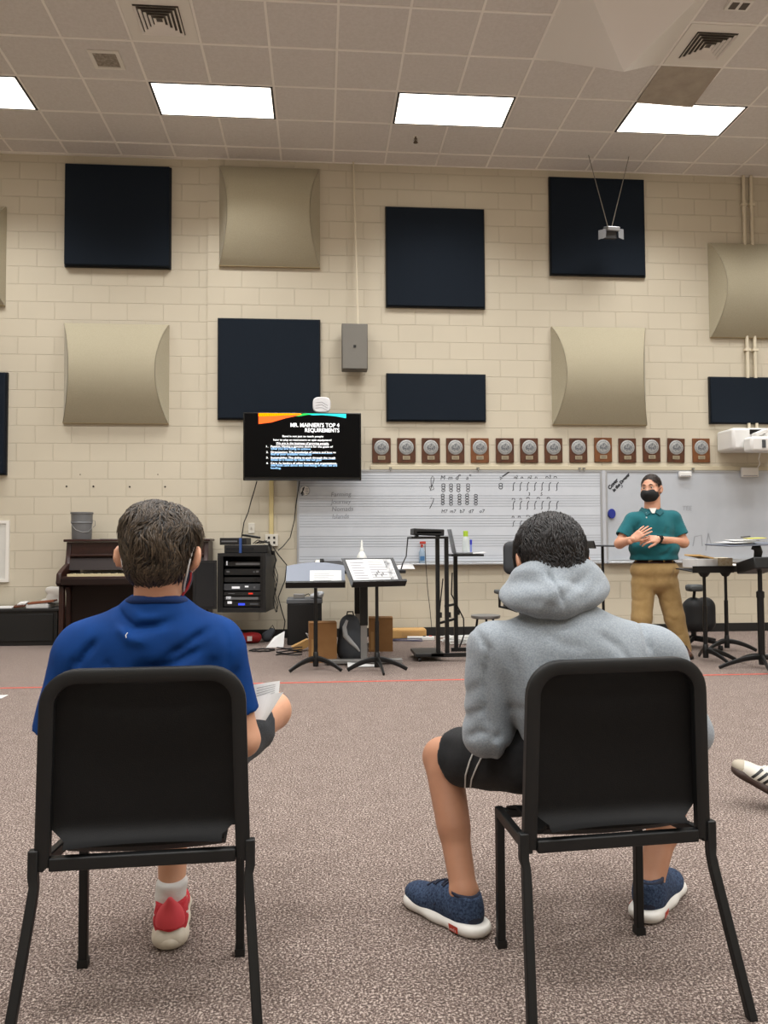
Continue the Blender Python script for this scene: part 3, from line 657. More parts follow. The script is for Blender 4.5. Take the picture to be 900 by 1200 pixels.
# ============================================================ FURNITURE AND EQUIPMENT AT THE FRONT
bm = mat('black metal', '#0e0f10', .42, metal=.2); bmr = mat('black plastic', '#131416', .45); gdk = mat('stand grey', '#6e7480', .5, metal=.2, bump=(200, .05)); steel = mat('steel grey', '#8d8c8a', .4, metal=.5); paper = mat('paper', '#d6d6d5', .7, noise=(5, '#cacaca', .5)); toner = mat('print grey', '#77777a', .8); card = mat('cardboard', '#9a7146', .85, noise=(6, '#8a6238', .7)); cardl = mat('cardboard light', '#c29a62', .85, noise=(6, '#b58b52', .7))
Z3 = Vector((0, 0, 1))
def stand_legs(b0, t, angs, R=.27, z0=.085, m=None):
    for a in angs:
        c, s = math.cos(a), math.sin(a); pts = []
        for k in range(9):
            u = k/8; pts.append((c*(.02+R*u), s*(.02+R*u), .012+z0*(1-u**1.7)))
        B(True).tube(pts, [.025-.009*k/8 for k in range(9)], 8, flat=.6).build('leg', m or bm, t, smooth=True)
    B(True).lathe([(.024, .03), (.026, .08), (.022, .15), (.014, .16)], n=14).build('hub', m or bm, t, smooth=True)
def desk(t, w, h, z, tilt, mt, lipm, yo=0., lip=.06, roll=0., arch=.04):
    """sloping music desk whose lip sits at height z, facing -y"""
    ex = Vector((math.cos(roll), 0, math.sin(roll))); n = Vector((0, math.sin(tilt), math.cos(tilt))); o = Vector((0, yo, z)); nb = Vector((0, math.cos(tilt), -math.sin(tilt)))
    poly = [(-w/2, 0), (w/2, 0)] + [(w/2-.0*k, h*.86) for k in range(1)] + [(w/2*(1-u), h*.86+h*.14*math.sin(u*PI/2)) for u in np.linspace(.06, 1, 9)] + [(-w/2*u, h*.86+h*.14*math.cos(u*PI/2)) for u in np.linspace(.12, .94, 8)] + [(-w/2, h*.86)]
    if arch == 0: poly = [(-w/2, 0), (w/2, 0), (w/2, h), (-w/2, h)]
    b = B(True); b.prism(poly, 0, .004, lambda u, v, q: o+ex*u+n*v+nb*q); d = b.build('desk', mt, t)
    b = B(True); b.raw([o+ex*i*w/2+q for q in (Vector((0, 0, 0)), -nb*lip, -nb*lip+n*.022, -nb*lip*.94+n*.022, -nb*lip*.94+n*.004, n*.004) for i in (-1, 1)], [(0, 1, 3, 2), (2, 3, 5, 4), (4, 5, 7, 6), (6, 7, 9, 8), (8, 9, 11, 10), (10, 11, 1, 0), (0, 2, 4, 6, 8, 10), (11, 9, 7, 5, 3, 1)]); b.build('lip', lipm, t)
    return o, ex, n, nb
def music_stand(lb, loc, rz, z, tilt, w=.5, h=.33, mt=None, legs=(PI*1.17, -PI*.17, PI/2), yo=-.05, R=.235, arch=.04, grp='music stands'):
    t = thing('music_stand', lb, 'music stand', loc, rz, grp)
    o, ex, n, nb = desk(t, w, h, z, tilt, mt or gdk, bm, yo, arch=arch); m = o+n*h*.4+nb*.03
    B(True).cyl((0, 0, .1), (0, 0, m.z-.06), .0145, 12).build('pole', bm, t, smooth=True)
    B(True).cyl((0, 0, .1), (0, 0, .42), .018, 12).build('sleeve', bm, t, smooth=True)
    b = B(True); b.tube([(0, 0, m.z-.08), (0, .01, m.z-.03), tuple(m-nb*.012)], .012, 8); b.build('bracket', bm, t, smooth=True)
    stand_legs(b, t, legs, R); return t, MW[t.name], (o, ex, n, nb)
def sheet_on(lb, name, M, fr, u0, u1, v0, v1, off, mtl=paper, lines=True, ang=0., cat='paper', grp=None, curl=0.):
    """sheet of paper lying on a desk: u along the lip, v up the slope"""
    o, ex, n, nb = fr; cu, cv = (u0+u1)/2, (v0+v1)/2; c, s = math.cos(ang), math.sin(ang)
    P = lambda u, v, q: M @ (o+ex*(cu+(u-cu)*c-(v-cv)*s)+n*(cv+(u-cu)*s+(v-cv)*c)-nb*q)
    b = B(); b.grid(lambda a, e: P(u0+(u1-u0)*a, v0+(v1-v0)*e, off+curl*(e**2)+curl*.3*a*a), 6, 6, thick=tuple(-(M.to_3x3() @ nb)*.0012))
    t = b.build(name, mtl, loc=P(cu, v0, off)); tag(t, lb, cat, grp)
    if lines:
        b = B(); w, h = u1-u0, v1-v0
        for k in range(lines if lines is not True else 7):
            a = .88-.1*k; L_ = .75*(.6+.4*random.random()); e = off+curl*(a**2)+.0028+curl*.3*.7
            b.quad(P(u0+w*.12, v0+h*a, e), P(u0+w*(.12+L_), v0+h*a, e), P(u0+w*(.12+L_), v0+h*(a-.022), e), P(u0+w*.12, v0+h*(a-.022), e))
        b.build('print', toner, t)
    return t
# two stands left of centre
p = fl(370, 785); z = at(370, 689, 6.72).z
t1, M1, f1 = music_stand('grey music stand holding one small sheet, beside the black bin', p, 0, z, .9, .51, .34)
sheet_on('small printed sheet on the lip of the grey music stand', 'sheet_music', M1, f1, -.05, .225, .009, .22, .0045)
p = fl(442, 786); z = at(445, 688.5, 6.5).z
t2, M2, f2 = music_stand('black music stand spread with large white sheets, in front of the backpack', p, .3, z, .85, .49, .36, mat('stand black', '#222326', .5), legs=(PI*.93, -PI*.12, -PI*.55), arch=0)
sheet_on('wide printed sheet at the left of the black music stand', 'sheet_music', M2, f2, -.21, .0, .012, .335, .0045, ang=.02)
sheet_on('wide printed sheet at the middle of the black music stand', 'sheet_music', M2, f2, -.06, .2, .016, .33, .009, ang=-.03)
b = B(); P_ = lambda u, v: M2 @ (f2[0]+f2[1]*u+f2[2]*v-f2[3]*.0125)
for k in range(5): u = .0+.018*k; v = .11+.02*(k % 3); b.quad(P_(u, v), P_(u+.014, v), P_(u+.014, v+.035), P_(u, v+.035))
b.build('print_figure', toner, bpy.data.objects['sheet_music.002'])
m = mat('photo grey', '#55565a', .5, noise=(20, '#d5d5d5', .9)); sheet_on('narrow dark picture strip at the right of the black music stand', 'picture_strip', M2, f2, .13, .19, .02, .32, .0125, m, False, cat='picture')
# ------------------------------------------------------------ height-adjustable desk behind, with keyboard
zt = .845; xa, xb = at(383, 780, 6.99).x-.02, at(472, 780, 6.99).x
xm = at(427, 770, 6.99).x
t = thing('work_desk', 'black topped desk on silver lift legs behind the two left music stands', 'desk', (xm, 7.5, 0))
B().bx(xa-.1, xb+.03, 6.96, 8.5, zt-.03, zt).build('desk_top', bmr, t, bevel=.004)
for y in (7.05, 8.2):
    lg = B().bx(xm-.035, xm+.035, y-.025, y+.025, .35, zt-.03).build('leg', bm, t)
    B().bx(xm-.028, xm+.028, y-.018, y+.018, .05, .35).build('lower_column', steel, lg); B().bx(xa, xb, y-.035, y+.035, .012, .05).build('foot_bar', steel, lg, bevel=.006)
    b = B()
    B().bx(xa+.02, xa+.06, y-.02, y+.02, 0, .012).build('foot_pad', blk, lg); B().bx(xb-.06, xb-.02, y-.02, y+.02, 0, .012).build('foot_pad', blk, lg)
t = thing('digital_piano', 'black digital piano with white keys lying along the desk', 'keyboard', ((xa+xm)/2, 7.6, zt))
B().bx(xa-.1, xm-.17, 7.05, 8.35, zt+.001, zt+.055).build('body', bmr, t, bevel=.006)
B().bx(xa-.085, xa+.0, 7.1, 8.3, zt+.055, zt+.068).build('white_keys', mat('ivory', '#e3e0d6', .3), t)
b = B()
for k in range(36):
    if k % 7 not in (2, 6): b.bx(xa-.04, xa+.0, 7.118+.0325*k, 7.134+.0325*k, zt+.068, zt+.079)
b.build('black_keys', bm, t)
P = at(424, 658, 7.9); cl = mat('bottle white', '#dfe0dd', .3)
t = thing('spray_bottle', 'white pointed cleaner bottle standing on the desk behind the black music stand', 'bottle', (P.x, 7.9, zt+.001)); c = Vector((P.x, 7.9, zt))
B(True).lathe([(0, .001), (.05, .001), (.052, .02), (.05, .1), (.03, .14), (.018, .155)], n=18).build('body', cl, t, smooth=True)
B(True).lathe([(.019, .15), (.019, .18), (.012, .2), (.012, .235), (.006, .27), (0, .272)], n=14).build('nozzle_cap', mat('cap white', '#f2f2ee', .4), t, smooth=True)
B(True).lathe([(.0515, .04), (.053, .045), (.0515, .085)], n=18).build('label_band', mat('label pale', '#b8c4c2', .5), t)
P = at(416, 655, 7.75); t = thing('tissue_carton', 'small carton with red and green stripes beside the white cleaner bottle', 'box', (P.x, 7.75, zt+.001))
B(True).bx(-.07, .07, -.05, .05, .001, .035).build('red_base', mat('carton red', '#a8352a', .6), t); B(True).bx(-.072, .072, -.052, .052, .035, .07).build('white_side', paper, t); B(True).bx(-.073, .073, -.053, .053, .07, .09).build('green_top', mat('carton green', '#3f8f4f', .6), t)
P = at(471, 670, 7.25); b = B(); b.grid(lambda u, v: (P.x-.16+.26*u, 7.06+.2*v, zt+.004+.035*u*u*v+.02*math.sin(3*u)*v), 8, 6, thick=(0, 0, .002))
tag(b.build('loose_papers', paper, loc=(P.x, 7.2, zt)), 'crumpled white papers at the right end of the desk behind the music stand', 'paper')
# ------------------------------------------------------------ cardboard boxes, backpack, bin
def carton(lb, c, sx, sy, sz, rz, m, flaps=True):
    t = thing('cardboard_box', lb, 'box', c, rz); e = .005
    b = B(True); b.bx(-sx/2, sx/2, -sy/2, -sy/2+e, 0, sz); b.bx(-sx/2, sx/2, sy/2-e, sy/2, 0, sz); b.bx(-sx/2, -sx/2+e, -sy/2+e, sy/2-e, 0, sz); b.bx(sx/2-e, sx/2, -sy/2+e, sy/2-e, 0, sz); b.bx(-sx/2+e, sx/2-e, -sy/2+e, sy/2-e, 0, e); b.build('carton_body', m, t)
    if flaps:
        B(True).box((0, -sy*.27, sz+.006), (sx, sy*.5, .004), (.05, 0, 0)).build('flap', m, t); B(True).box((0, sy*.27, sz+.004), (sx, sy*.5, .004), (-.03, 0, 0)).build('flap', m, t)
    B(True).bx(-sx/2+.02, -sx/2+.05, -sy/2-.001, -sy/2, .02, sz*.6).build('tape_strip', mat('parcel tape', '#b18a58', .3), t)
    return t
p = fl(378, 777); carton('tall plain cardboard box left of the grey backpack', (p.x, p.y+.12, 0), .25, .2, .355, .06, card)
p = fl(446, 764); carton('smaller cardboard box behind the right side of the backpack', (p.x+.01, p.y+.12, 0), .24, .2, .33, -.05, card)
c = fl(410, 775); c.y += .13; c.x += .015
t = thing('backpack', 'grey and black backpack standing on the floor beside the tall cardboard box', 'backpack', c); bpk = mat('backpack dark', '#474b51', .8, bump=(150, .3)); bpl = mat('backpack stripe', '#c0c2c4', .7)
g = G(c+Vector((-.2, -.17, -.01)), c+Vector((.2, .17, .48)), .011)
g.cap(c+Vector((-.02, 0, .09)), c+Vector((-.02, .03, .32)), .115, .085, .03).cap(c+Vector((.03, 0, .09)), c+Vector((.0, .03, .33)), .105, .08, .04).ell(c+Vector((0, -.06, .14)), (.105, .06, .12), .03).cut(c+Vector((0, 0, .001)), (0, 0, -1))
bp = g.build('bag_body', bpk, t); bv = g.bvh(); 
S_ = [cast(bv, x, y, .004) for x, y in ((407, 727), (404, 735), (405, 745), (411, 752), (418, 759), (421, 763))]
S_ = [q[0] for q in S_ if q]
B().tube(S_, [.012, .02, .026, .022, .014, .008][:len(S_)], 8).build('stripe', bpl, bp, smooth=True)
B().tube([c+Vector((-.04, .02, .39)), c+Vector((-.03, .03, .44)), c+Vector((.02, .03, .44)), c+Vector((.03, .02, .39))], .008, 6).build('handle', bm, t, smooth=True)
B().tube([c+Vector((.09, .02, .35)), c+Vector((.13, -.02, .25)), c+Vector((.12, -.05, .12))], .014, 6, flat=.5).build('strap', bpl, t, smooth=True)
p = fl(418, 777); b = B(); b.grid(lambda u, v: (p.x-.09+.28*u, p.y-.26+.12*v, .006+.03*math.sin(PI*v)*(1-u)), 6, 5, thick=(0, 0, .003))
tag(b.build('fallen_paper', paper, loc=(p.x, p.y, 0)), 'bent white sheet lying on the floor in front of the backpack', 'paper')
# black bin with clutter
p, q = at(337, 752, 8.55), at(377, 701, 8.55); x0, x1, zt2 = p.x, q.x, q.z; zb = .0
t = thing('storage_bin', 'tall black bin with grey lid between the equipment rack and the tall cardboard box', 'bin', ((x0+x1)/2, 8.55, 0))
B().bx(x0, x1, 8.45, 8.8, 0, zt2-.05).build('bin_body', bmr, t, bevel=.012); B().bx(x0-.008, x1+.008, 8.44, 8.81, zt2-.05, zt2).build('lid', mat('lid grey', '#5b5e62', .5), t, bevel=.008)
P = at(357, 694, 8.55); t = thing('power_adapters', 'small silver adapter block on the lid of the black bin', 'adapter', (P.x-.06, 8.55, zt2+.001))
B(True).bx(-.06, .06, -.03, .03, 0, .05).build('case', steel, t, bevel=.006); B(True).tube([(.06, 0, .03), (.1, -.02, .05), (.13, 0, .02)], .005, 6).build('lead', blk, t)
g = G((P.x+.03, 8.45, zt2), (P.x+.24, 8.7, zt2+.12), .008); rr = random.Random(4)
for k in range(14): g.ell((P.x+.07+rr.random()*.12, 8.5+rr.random()*.12, zt2+.012+rr.random()*.045), (.03, .03, .022), .012)
g.cut((0, 0, zt2+.001), (0, 0, -1)); tag(g.build('plastic_bag', mat('plastic bag', '#c8cdd2', .25), smooth=0, loc=(P.x+.1, 8.55, zt2)), 'crumpled clear plastic bag on the lid of the black bin', 'bag')
# ------------------------------------------------------------ equipment rack
p, q = at(254, 718, 8.42), at(312, 648, 8.42); rx, rz_ = (p.x+q.x)/2, p.z; RWd, RH, RD = q.x-p.x, q.z-p.z, .5
t = thing('equipment_rack', 'black wall rack of audio equipment with its door swung open, below the television', 'equipment rack', (rx, 8.42, rz_), -.13); rk = mat('rack black', '#111214', .45)
B(True).bx(-RWd/2, -RWd/2+.03, 0, RD, 0, RH).build('side_panel', rk, t); B(True).bx(RWd/2-.03, RWd/2, 0, RD, 0, RH).build('side_panel', rk, t)
B(True).bx(-RWd/2+.03, RWd/2-.03, 0, RD, RH-.035, RH).build('top_panel', rk, t); B(True).bx(-RWd/2+.03, RWd/2-.03, 0, RD, 0, .05).build('bottom_panel', rk, t); B(True).bx(-RWd/2+.03, RWd/2-.03, RD-.02, RD, .05, RH-.035).build('back_panel', rk, t)
b = B(True)
for s in (-1, 1): b.bx(s*(RWd/2-.03), s*(RWd/2-.075), .0, .012, .05, RH-.035)
B(True).bx(-RWd/2+.03, -RWd/2+.06, -.0, .012, .05, RH-.035).build('rail', bm, t); B(True).bx(RWd/2-.06, RWd/2-.03, -.0, .012, .05, RH-.035).build('rail', bm, t)
B(True).bx(.0, .06, RD, 9.09-8.42-.03, .15, RH-.15).build('wall_mount', bm, t)
dr = B(True).box((-RWd/2-.115, -.075, RH*.47), (.25, .025, RH*.82), (0, 0, .5)).build('door', rk, t); B(True).box((-RWd/2-.107, -.089, RH*.47), (.2, .004, RH*.74), (0, 0, .5)).build('door_panel', mat('smoked door', '#1d1f22', .25), dr)
ledw = mat('rack label white', '#d8dade', .5, emit=.25, ecol='#ffffff'); ledb = mat('rack display blue', '#2438c8', .4, emit=.9, ecol='#3a50ff'); ledr = mat('rack display red', '#a02418', .4, emit=.6, ecol='#ff3a20'); silv = mat('rack silver', '#7d8186', .35, metal=.6)
W2 = RWd/2-.065
def unit(z0, h, deco, lbm=bmr, fr=.02):
    u = B(True).bx(-W2, W2, fr, .4, RH*z0, RH*(z0+h)).build('rack_unit', lbm, t)
    for nm, x0, x1, a, c, mm in deco: B(True).bx(-W2+2*W2*x0, -W2+2*W2*x1, fr-.004, fr, RH*(z0+h*a), RH*(z0+h*c)).build(nm, mm, u)
unit(.78, .07, (('faceplate', .3, .97, .25, .75, silv), ('knob', .04, .07, .2, 1.2, ledw)), fr=.06)
unit(.63, .1, (('indicator', .06, .14, .4, .7, silv), ('indicator', .8, .84, .4, .6, silv), ('indicator', .88, .95, .4, .7, silv)), fr=.04)
unit(.51, .08, (('knob', .84, .92, .2, .8, bm),), fr=.03)
unit(.37, .11, (('label', .22, .44, .25, .6, ledw), ('label', .58, .68, .45, .7, ledw), ('knob', .82, .87, .3, .6, silv)), mat('unit grey', '#3a3d41', .4))
unit(.285, .06, (('indicator', .12, .3, .4, .6, silv), ('display', .68, .8, .3, .7, ledr)))
unit(.2, .07, (('faceplate', .06, .95, .2, .75, silv), ('label', .06, .2, .3, .9, ledw)))
unit(.1, .085, (('display', .4, .58, .2, .6, ledb), ('label', .1, .22, .5, 1., ledw), ('buttons', .72, .95, .3, .6, mat('button grey', '#4a4d52', .5))))
MR = MW[t.name]; zr = RH+.001
def onrack(x, y, z): return MR @ Vector((x, y, z))
def rthing(nm, lb, cat, x, y, z): return thing(nm, lb, cat, onrack(x, y, z), -.13)
t = rthing('disc_player', 'wide black disc player lying on top of the equipment rack', 'disc player', .02, .2, zr); B(True).bx(-.22, .24, -.15, .14, 0, .085).build('housing', bmr, t, bevel=.006); B(True).bx(-.2, .1, -.154, -.15, .03, .055).build('display', mat('player display', '#1d2025', .2), t)
t = rthing('cable_box', 'smaller black box stacked at the left on the disc player', 'set-top box', -.06, .18, zr+.087); B(True).bx(-.19, .1, -.13, .1, 0, .075).build('housing', bmr, t, bevel=.005); B(True).bx(-.17, .0, -.134, -.13, .03, .045).build('front_strip', silv, t)
t = rthing('blue_ribbon', 'blue strap hanging over the devices on the equipment rack', 'strap', -.02, .03, zr); B(True).box((0, -.002, .08), (.028, .008, .16)).build('band', mat('strap blue', '#2b4b86', .6), t)
t = rthing('remote_control', 'black remote control lying across the stacked boxes on the rack', 'remote control', .07, .15, zr+.165); B(True).box((0, 0, .012), (.2, .05, .022), (0, .15, -.2)).build('case', bm, t, bevel=.005); B(True).box((0, 0, .025), (.14, .03, .004), (0, .15, -.2)).build('buttons', silv, t)
b = B()
for k in range(6):
    P = [onrack(.1+.02*k, .1+.03*random.random(), zr+.1), onrack(.16+.02*k, .05, zr+.12+.02*random.random()), onrack(.28, .12-.02*k, zr+.1), onrack(.285+.004*k, .2, zr-.02)]
    b.tube(P, .005, 5)
for k in range(3):
    P = [onrack(.285, .25+.05*k, zr+.02)]+[onrack(.3+.02*math.sin(j*1.7+k), .28+.05*k, RH*(1-.13*j)) for j in range(1, 9)]
    b.tube(P, .005, 5)
tag(b.build('cord_tangle', blk, loc=onrack(.25, .2, 0)), 'tangle of black cables down the right side of the equipment rack', 'cable', kind='stuff')
# hanging leads from the television
def lead(name, lb, pts, r=.006, m=None): tag(B().tube([at(*q) for q in pts], r, 6).build(name, m or blk, smooth=True, loc=at(*pts[-1])), lb, 'cable')
lead('television_lead', 'thin black lead hanging from the television to the equipment rack', [(301, 564, 9.0), (298, 575, 9.05), (294, 588, 9.06), (291, 600, 9.06), (286, 612, 9.06), (283, 630, 9.05), (284, 655, 9.05)])
lead('power_lead', 'thin dark lead curving beside the left edge of the staff whiteboard', [(351, 564, 9.04), (347, 590, 9.05), (345, 610, 9.06), (340, 630, 9.05), (332, 640, 9.05), (326, 645, 9.0)])
lead('black_lead', 'black cord running down the wall from the outlet beside the rack', [(320, 641, 9.05), (326, 650, 9.05), (336, 662, 9.06), (334, 680, 9.06), (326, 700, 9.07), (330, 715, 9.07), (334, 728, 9.06), (332, 743, 9.06), (331, 744.8, 9.04)])
# floor clutter below the rack
c = fl(291, 754, 0); red = mat('bag red', '#9c1f22', .6)
t = thing('red_bag', 'small red cloth bag with white patch on the floor under the rack', 'bag', c); g = G(c+Vector((-.16, -.1, 0)), c+Vector((.16, .12, .16)), .009); g.cap(c+Vector((-.09, 0, .06)), c+Vector((.09, .01, .06)), .055, .055, .02).ell(c+Vector((.03, 0, .07)), (.08, .07, .05), .02).cut(c+Vector((0, 0, .002)), (0, 0, -1)); g.build('bag_body', red, t)
B().box(c+Vector((.02, -.066, .06)), (.05, .012, .05), (.1, 0, 0)).build('patch', paper, t)
c = fl(316, 752); t = thing('black_pouch', 'black pouch on the floor between the red bag and the white papers', 'bag', c); g = G(c+Vector((-.1, -.08, 0)), c+Vector((.1, .1, .2)), .009); g.cap(c+Vector((-.03, 0, .06)), c+Vector((.02, .02, .11)), .06, .04, .02).cut(c+Vector((0, 0, .002)), (0, 0, -1)); g.build('pouch_body', bpk, t)
B().tube([c+Vector((0, .02, .14)), c+Vector((.03, .02, .18)), c+Vector((.06, .02, .12))], .005, 6).build('strap', bm, t)
c = fl(323, 759); b = B(); b.quad(c+Vector((-.1, 0, .002)), c+Vector((.08, .02, .002)), c+Vector((.09, .1, .16)), c+Vector((-.02, .11, .1))); tag(b.build('crumpled_paper', paper, loc=c), 'bent white paper leaning on the floor left of the black bin', 'paper')
c = fl(307, 763); b = B(); b.tube([c+Vector((.12*math.cos(a)+.01*math.sin(5*a), .09*math.sin(a), .008+.006*(k % 2))) for k, a in enumerate(np.linspace(0, 4*PI, 40))], .007, 6); tag(b.build('cable_coil', blk, smooth=True, loc=c), 'black cable coiled on the carpet under the rack', 'cable')
c = fl(353, 763); t = thing('wood_offcut', 'light wooden block leaning on the floor between the bin and the cardboard box', 'wood block', c); B().box(c+Vector((0, 0, .055)), (.18, .09, .07), (0, -.42, .2)).build('block', cardl, t); B().tube([c+Vector((.06, -.02, .11)), c+Vector((.1, -.03, .16)), c+Vector((.05, -.02, .18)), c+Vector((.08, 0, .13))], .006, 5).build('white_tie', paper, t)
c = fl(338, 768); b = B()
for k in range(5): b.tube([c+Vector((-.12+.05*j, .05*math.sin(j*1.3+k*2)+.03*k, .008+.012*k)) for j in range(6)], .006, 5)
tag(b.build('floor_cables', blk, loc=c), 'loose black cables on the carpet in front of the black bin', 'cable', kind='stuff')
# flat carton, power strip right of the backpack
c = fl(478, 746); t = thing('flat_carton', 'flat light cardboard carton on the floor against the wall behind the cart', 'box', (c.x, 8.9, 0)); B().bx(at(455, 745, 8.8).x, at(500, 745, 8.8).x, 8.8, 8.98, .0, .115).build('carton_body', cardl, t, bevel=.02); B().bx(c.x-.1, c.x+.1, 8.798, 8.8, .03, .08).build('tape_strip', mat('parcel tape', '#b18a58', .3), t)
c = fl(493, 750); t = thing('power_strip', 'white power strip lying on the floor behind the cart', 'power strip', c); B().box(c+Vector((0, 0, .02)), (.3, .06, .04), (0, 0, -.1)).build('case', cl, t, bevel=.006); B().tube([c+Vector((-.15, 0, .02)), c+Vector((-.3, .03, .008)), c+Vector((-.48, -.02, .008))], .006, 6).build('lead', blk, t)
for k in range(2): B().box(c+Vector((.04+.07*k, -.002, .043)), (.03, .03, .008)).build('socket', mat('socket red', '#b5382c', .5) if k else blk, t)
c = fl(460, 752); b = B()
for k in range(3): b.tube([c+Vector((-.15+.12*j, .04*math.sin(j*1.1+k*2), .006+.01*k)) for j in range(5)], .005, 5)
tag(b.build('thin_cables', mat('cable violet', '#4c4a66', .5), loc=c), 'thin dark cables on the carpet in front of the flat carton', 'cable', kind='stuff')
# ------------------------------------------------------------ projector cart
A0, A1 = fl(487, 776), fl(552, 772); ya, yb2 = A0.y, A0.y+.42
t = thing('media_cart', 'tall black metal media cart on castors in front of the staff whiteboard', 'cart', (A0.x+.2, ya, 0))
X = lambda x, Y: at(x, 700, Y).x
zs = at(505, 629, ya+.2).z
for x, yy, zt3 in ((513, ya+.06, zs), (523.5, ya+.06, zs), (534, ya+.3, at(534, 650, ya+.3).z)):
    xx = X(x, yy); ps = B().bx(xx-.018, xx+.018, yy-.018, yy+.018, .05, zt3).build('post', bm, t)
    B().box((xx+.028, yy, .42), (.02, .02, .05)).build('knob', bmr, ps, bevel=.004)
B().bx(A0.x, X(520, ya), ya, ya+.4, .045, .075).build('base_tray', bmr, t, bevel=.004)
B().bx(X(505, ya), A1.x+.05, ya+.0, ya+.035, .04, .075).build('base_bar', bm, t); B().bx(X(533, ya+.3)-.04, A1.x+.1, ya+.28, ya+.32, .05, .085).build('base_bar', bm, t)
for x, yy in ((A0.x+.04, ya+.03), (A1.x, ya+.02), (A0.x+.04, ya+.36), (A1.x+.05, ya+.3)):
    B().lathe([(0, -.011), (.02, -.011), (.02, .011), (0, .011)], (x, yy, .0205), 14, axis='x').build('castor', bmr, t)
B().bx(X(482, ya), X(525, ya), ya-.05, ya+.32, zs-.02, zs).build('top_shelf', bm, t)
zl = at(545, 649, ya+.3).z; B().bx(X(526, ya+.2), X(563, ya+.2), ya+.02, ya+.38, zl-.02, zl).build('side_shelf', bm, t)
b = B(); b.bar((X(513, ya), ya+.06, .34), (X(534, ya+.3), ya+.3, .36), .02); b.build('cross_brace', bm, t); b = B(); b.bar((X(523, ya), ya+.06, .5), (X(534, ya+.3), ya+.3, .5), .02); b.build('cross_brace', bm, t)
t = thing('amplifier', 'flat black electronic device on the top shelf of the media cart', 'electronic device', (X(503, ya), ya+.1, zs+.001)); x0, x1 = X(485, ya), X(521, ya)
B().box(((x0+x1)/2, ya+.12, zs+.042), (x1-x0, .28, .06), (0, .04, 0)).build('housing', bmr, t, bevel=.008); B().bx(x0+.03, x1-.03, ya-.02, ya-.016, zs+.03, zs+.045).build('slot', gdk, t)
for s in (.05, -.05): B().bx((x0+x1)/2+s*2-.01, (x0+x1)/2+s*2+.01, ya+.02, ya+.2, zs+.001, zs+.014).build('foot', blk, t)
t = thing('laptop', 'open grey laptop seen edge-on on the side shelf of the media cart', 'laptop', (X(540, ya+.2), ya+.2, zl+.001)); lg_ = mat('laptop grey', '#84888d', .35, metal=.5)
B().bx(X(533, ya+.2), X(552, ya+.2), ya+.085, ya+.275, zl+.001, zl+.018).build('keyboard_base', lg_, t, bevel=.003)
xh = X(533, ya+.2)-.002; sc_ = B().box((xh-.026, ya+.18, zl+.122), (.01, .19, .23), (0, -.2, 0)).build('screen_lid', lg_, t, bevel=.003)
B().box((xh-.019, ya+.18, zl+.122), (.004, .17, .2), (0, -.2, 0)).build('display', mat('laptop display', '#b9c2cc', .2), sc_)
yy = ya+.2; x0 = X(556, yy); b = B(); b.grid(lambda u, v: (x0-.06+.16*u, yy-.1+.2*v, zl+.002+.012*u*u), 5, 4, thick=(0, 0, .004)); tag(b.build('paper_stack', paper, loc=(x0, yy, zl)), 'white papers at the right end of the cart side shelf', 'paper')
P = at(544, 646, ya+.34); gl = mat('bottle clear', '#d8dfdc', .15, alpha=.5)
t = thing('water_bottle', 'clear bottle with a lime green cap behind the laptop on the media cart', 'bottle', (P.x+.01, ya+.31, zl+.019)); B(True).lathe([(0, 0), (.034, 0), (.035, .11), (.03, .14), (.022, .15)], n=16).build('body', gl, t, smooth=True); B(True).lathe([(.024, .145), (.024, .2), (0, .202)], n=14).build('cap', mat('lime', '#a6c436', .5), t)
P = at(549.5, 646, ya+.12); t = thing('blue_marker', 'blue marker standing upright on the cart side shelf', 'marker', (P.x+.02, ya+.12, zl+.019)); B(True).lathe([(0, 0), (.01, 0), (.01, .075), (.006, .08)], n=10).build('barrel', mat('marker white blue', '#7f8fd0', .5), t); B(True).lathe([(.011, .07), (.011, .115), (0, .117)], n=10).build('cap', mat('marker blue', '#2a35b5', .5), t)
b = B(); rr = random.Random(9)
c = fl(545, 757); c.y += .1
for k in range(16):
    P = [c+Vector((rr.uniform(-.25, .3), rr.uniform(-.02, .25), rr.uniform(.01, .09))) for j in range(5)]; b.tube(P, .006, 5)
tag(b.build('white_cable_pile', cl, loc=c), 'pile of white cables on the floor behind the media cart', 'cable', kind='stuff')
b = B(); b.tube([(X(522, ya)+.0, ya+.14, .75), (X(521, ya), ya+.2, .6), (X(519, ya), ya+.2, .45), (X(517, ya), ya+.15, .36)], .006, 6); b.tube([(X(529, ya+.3), ya+.24, .8), (X(527, ya+.3), ya+.2, .6), (X(543, ya+.3), ya+.3, .36), (X(544, ya+.3), ya+.33, .2), (X(538, ya+.3), ya+.34, .06)], .007, 6); tag(b.build('cart_cables', blk, smooth=True, loc=(X(522, ya), ya+.2, 0)), 'black cables hanging between the posts of the media cart', 'cable', kind='stuff')
lead('cart_lead', 'thin lead arching from the cart top shelf down to the desk', [(478, 630, 7.2), (477, 640, 7.25), (476, 652, 7.1), (472, 660, 6.93), (470, 667, 6.93)])
lead('wall_lead', 'thin black lead hanging down the wall behind the spray bottle', [(498, 638, 8.9), (499, 660, 9.0), (501, 690, 9.05), (504, 715, 9.06), (506, 737, 9.06)], .004)
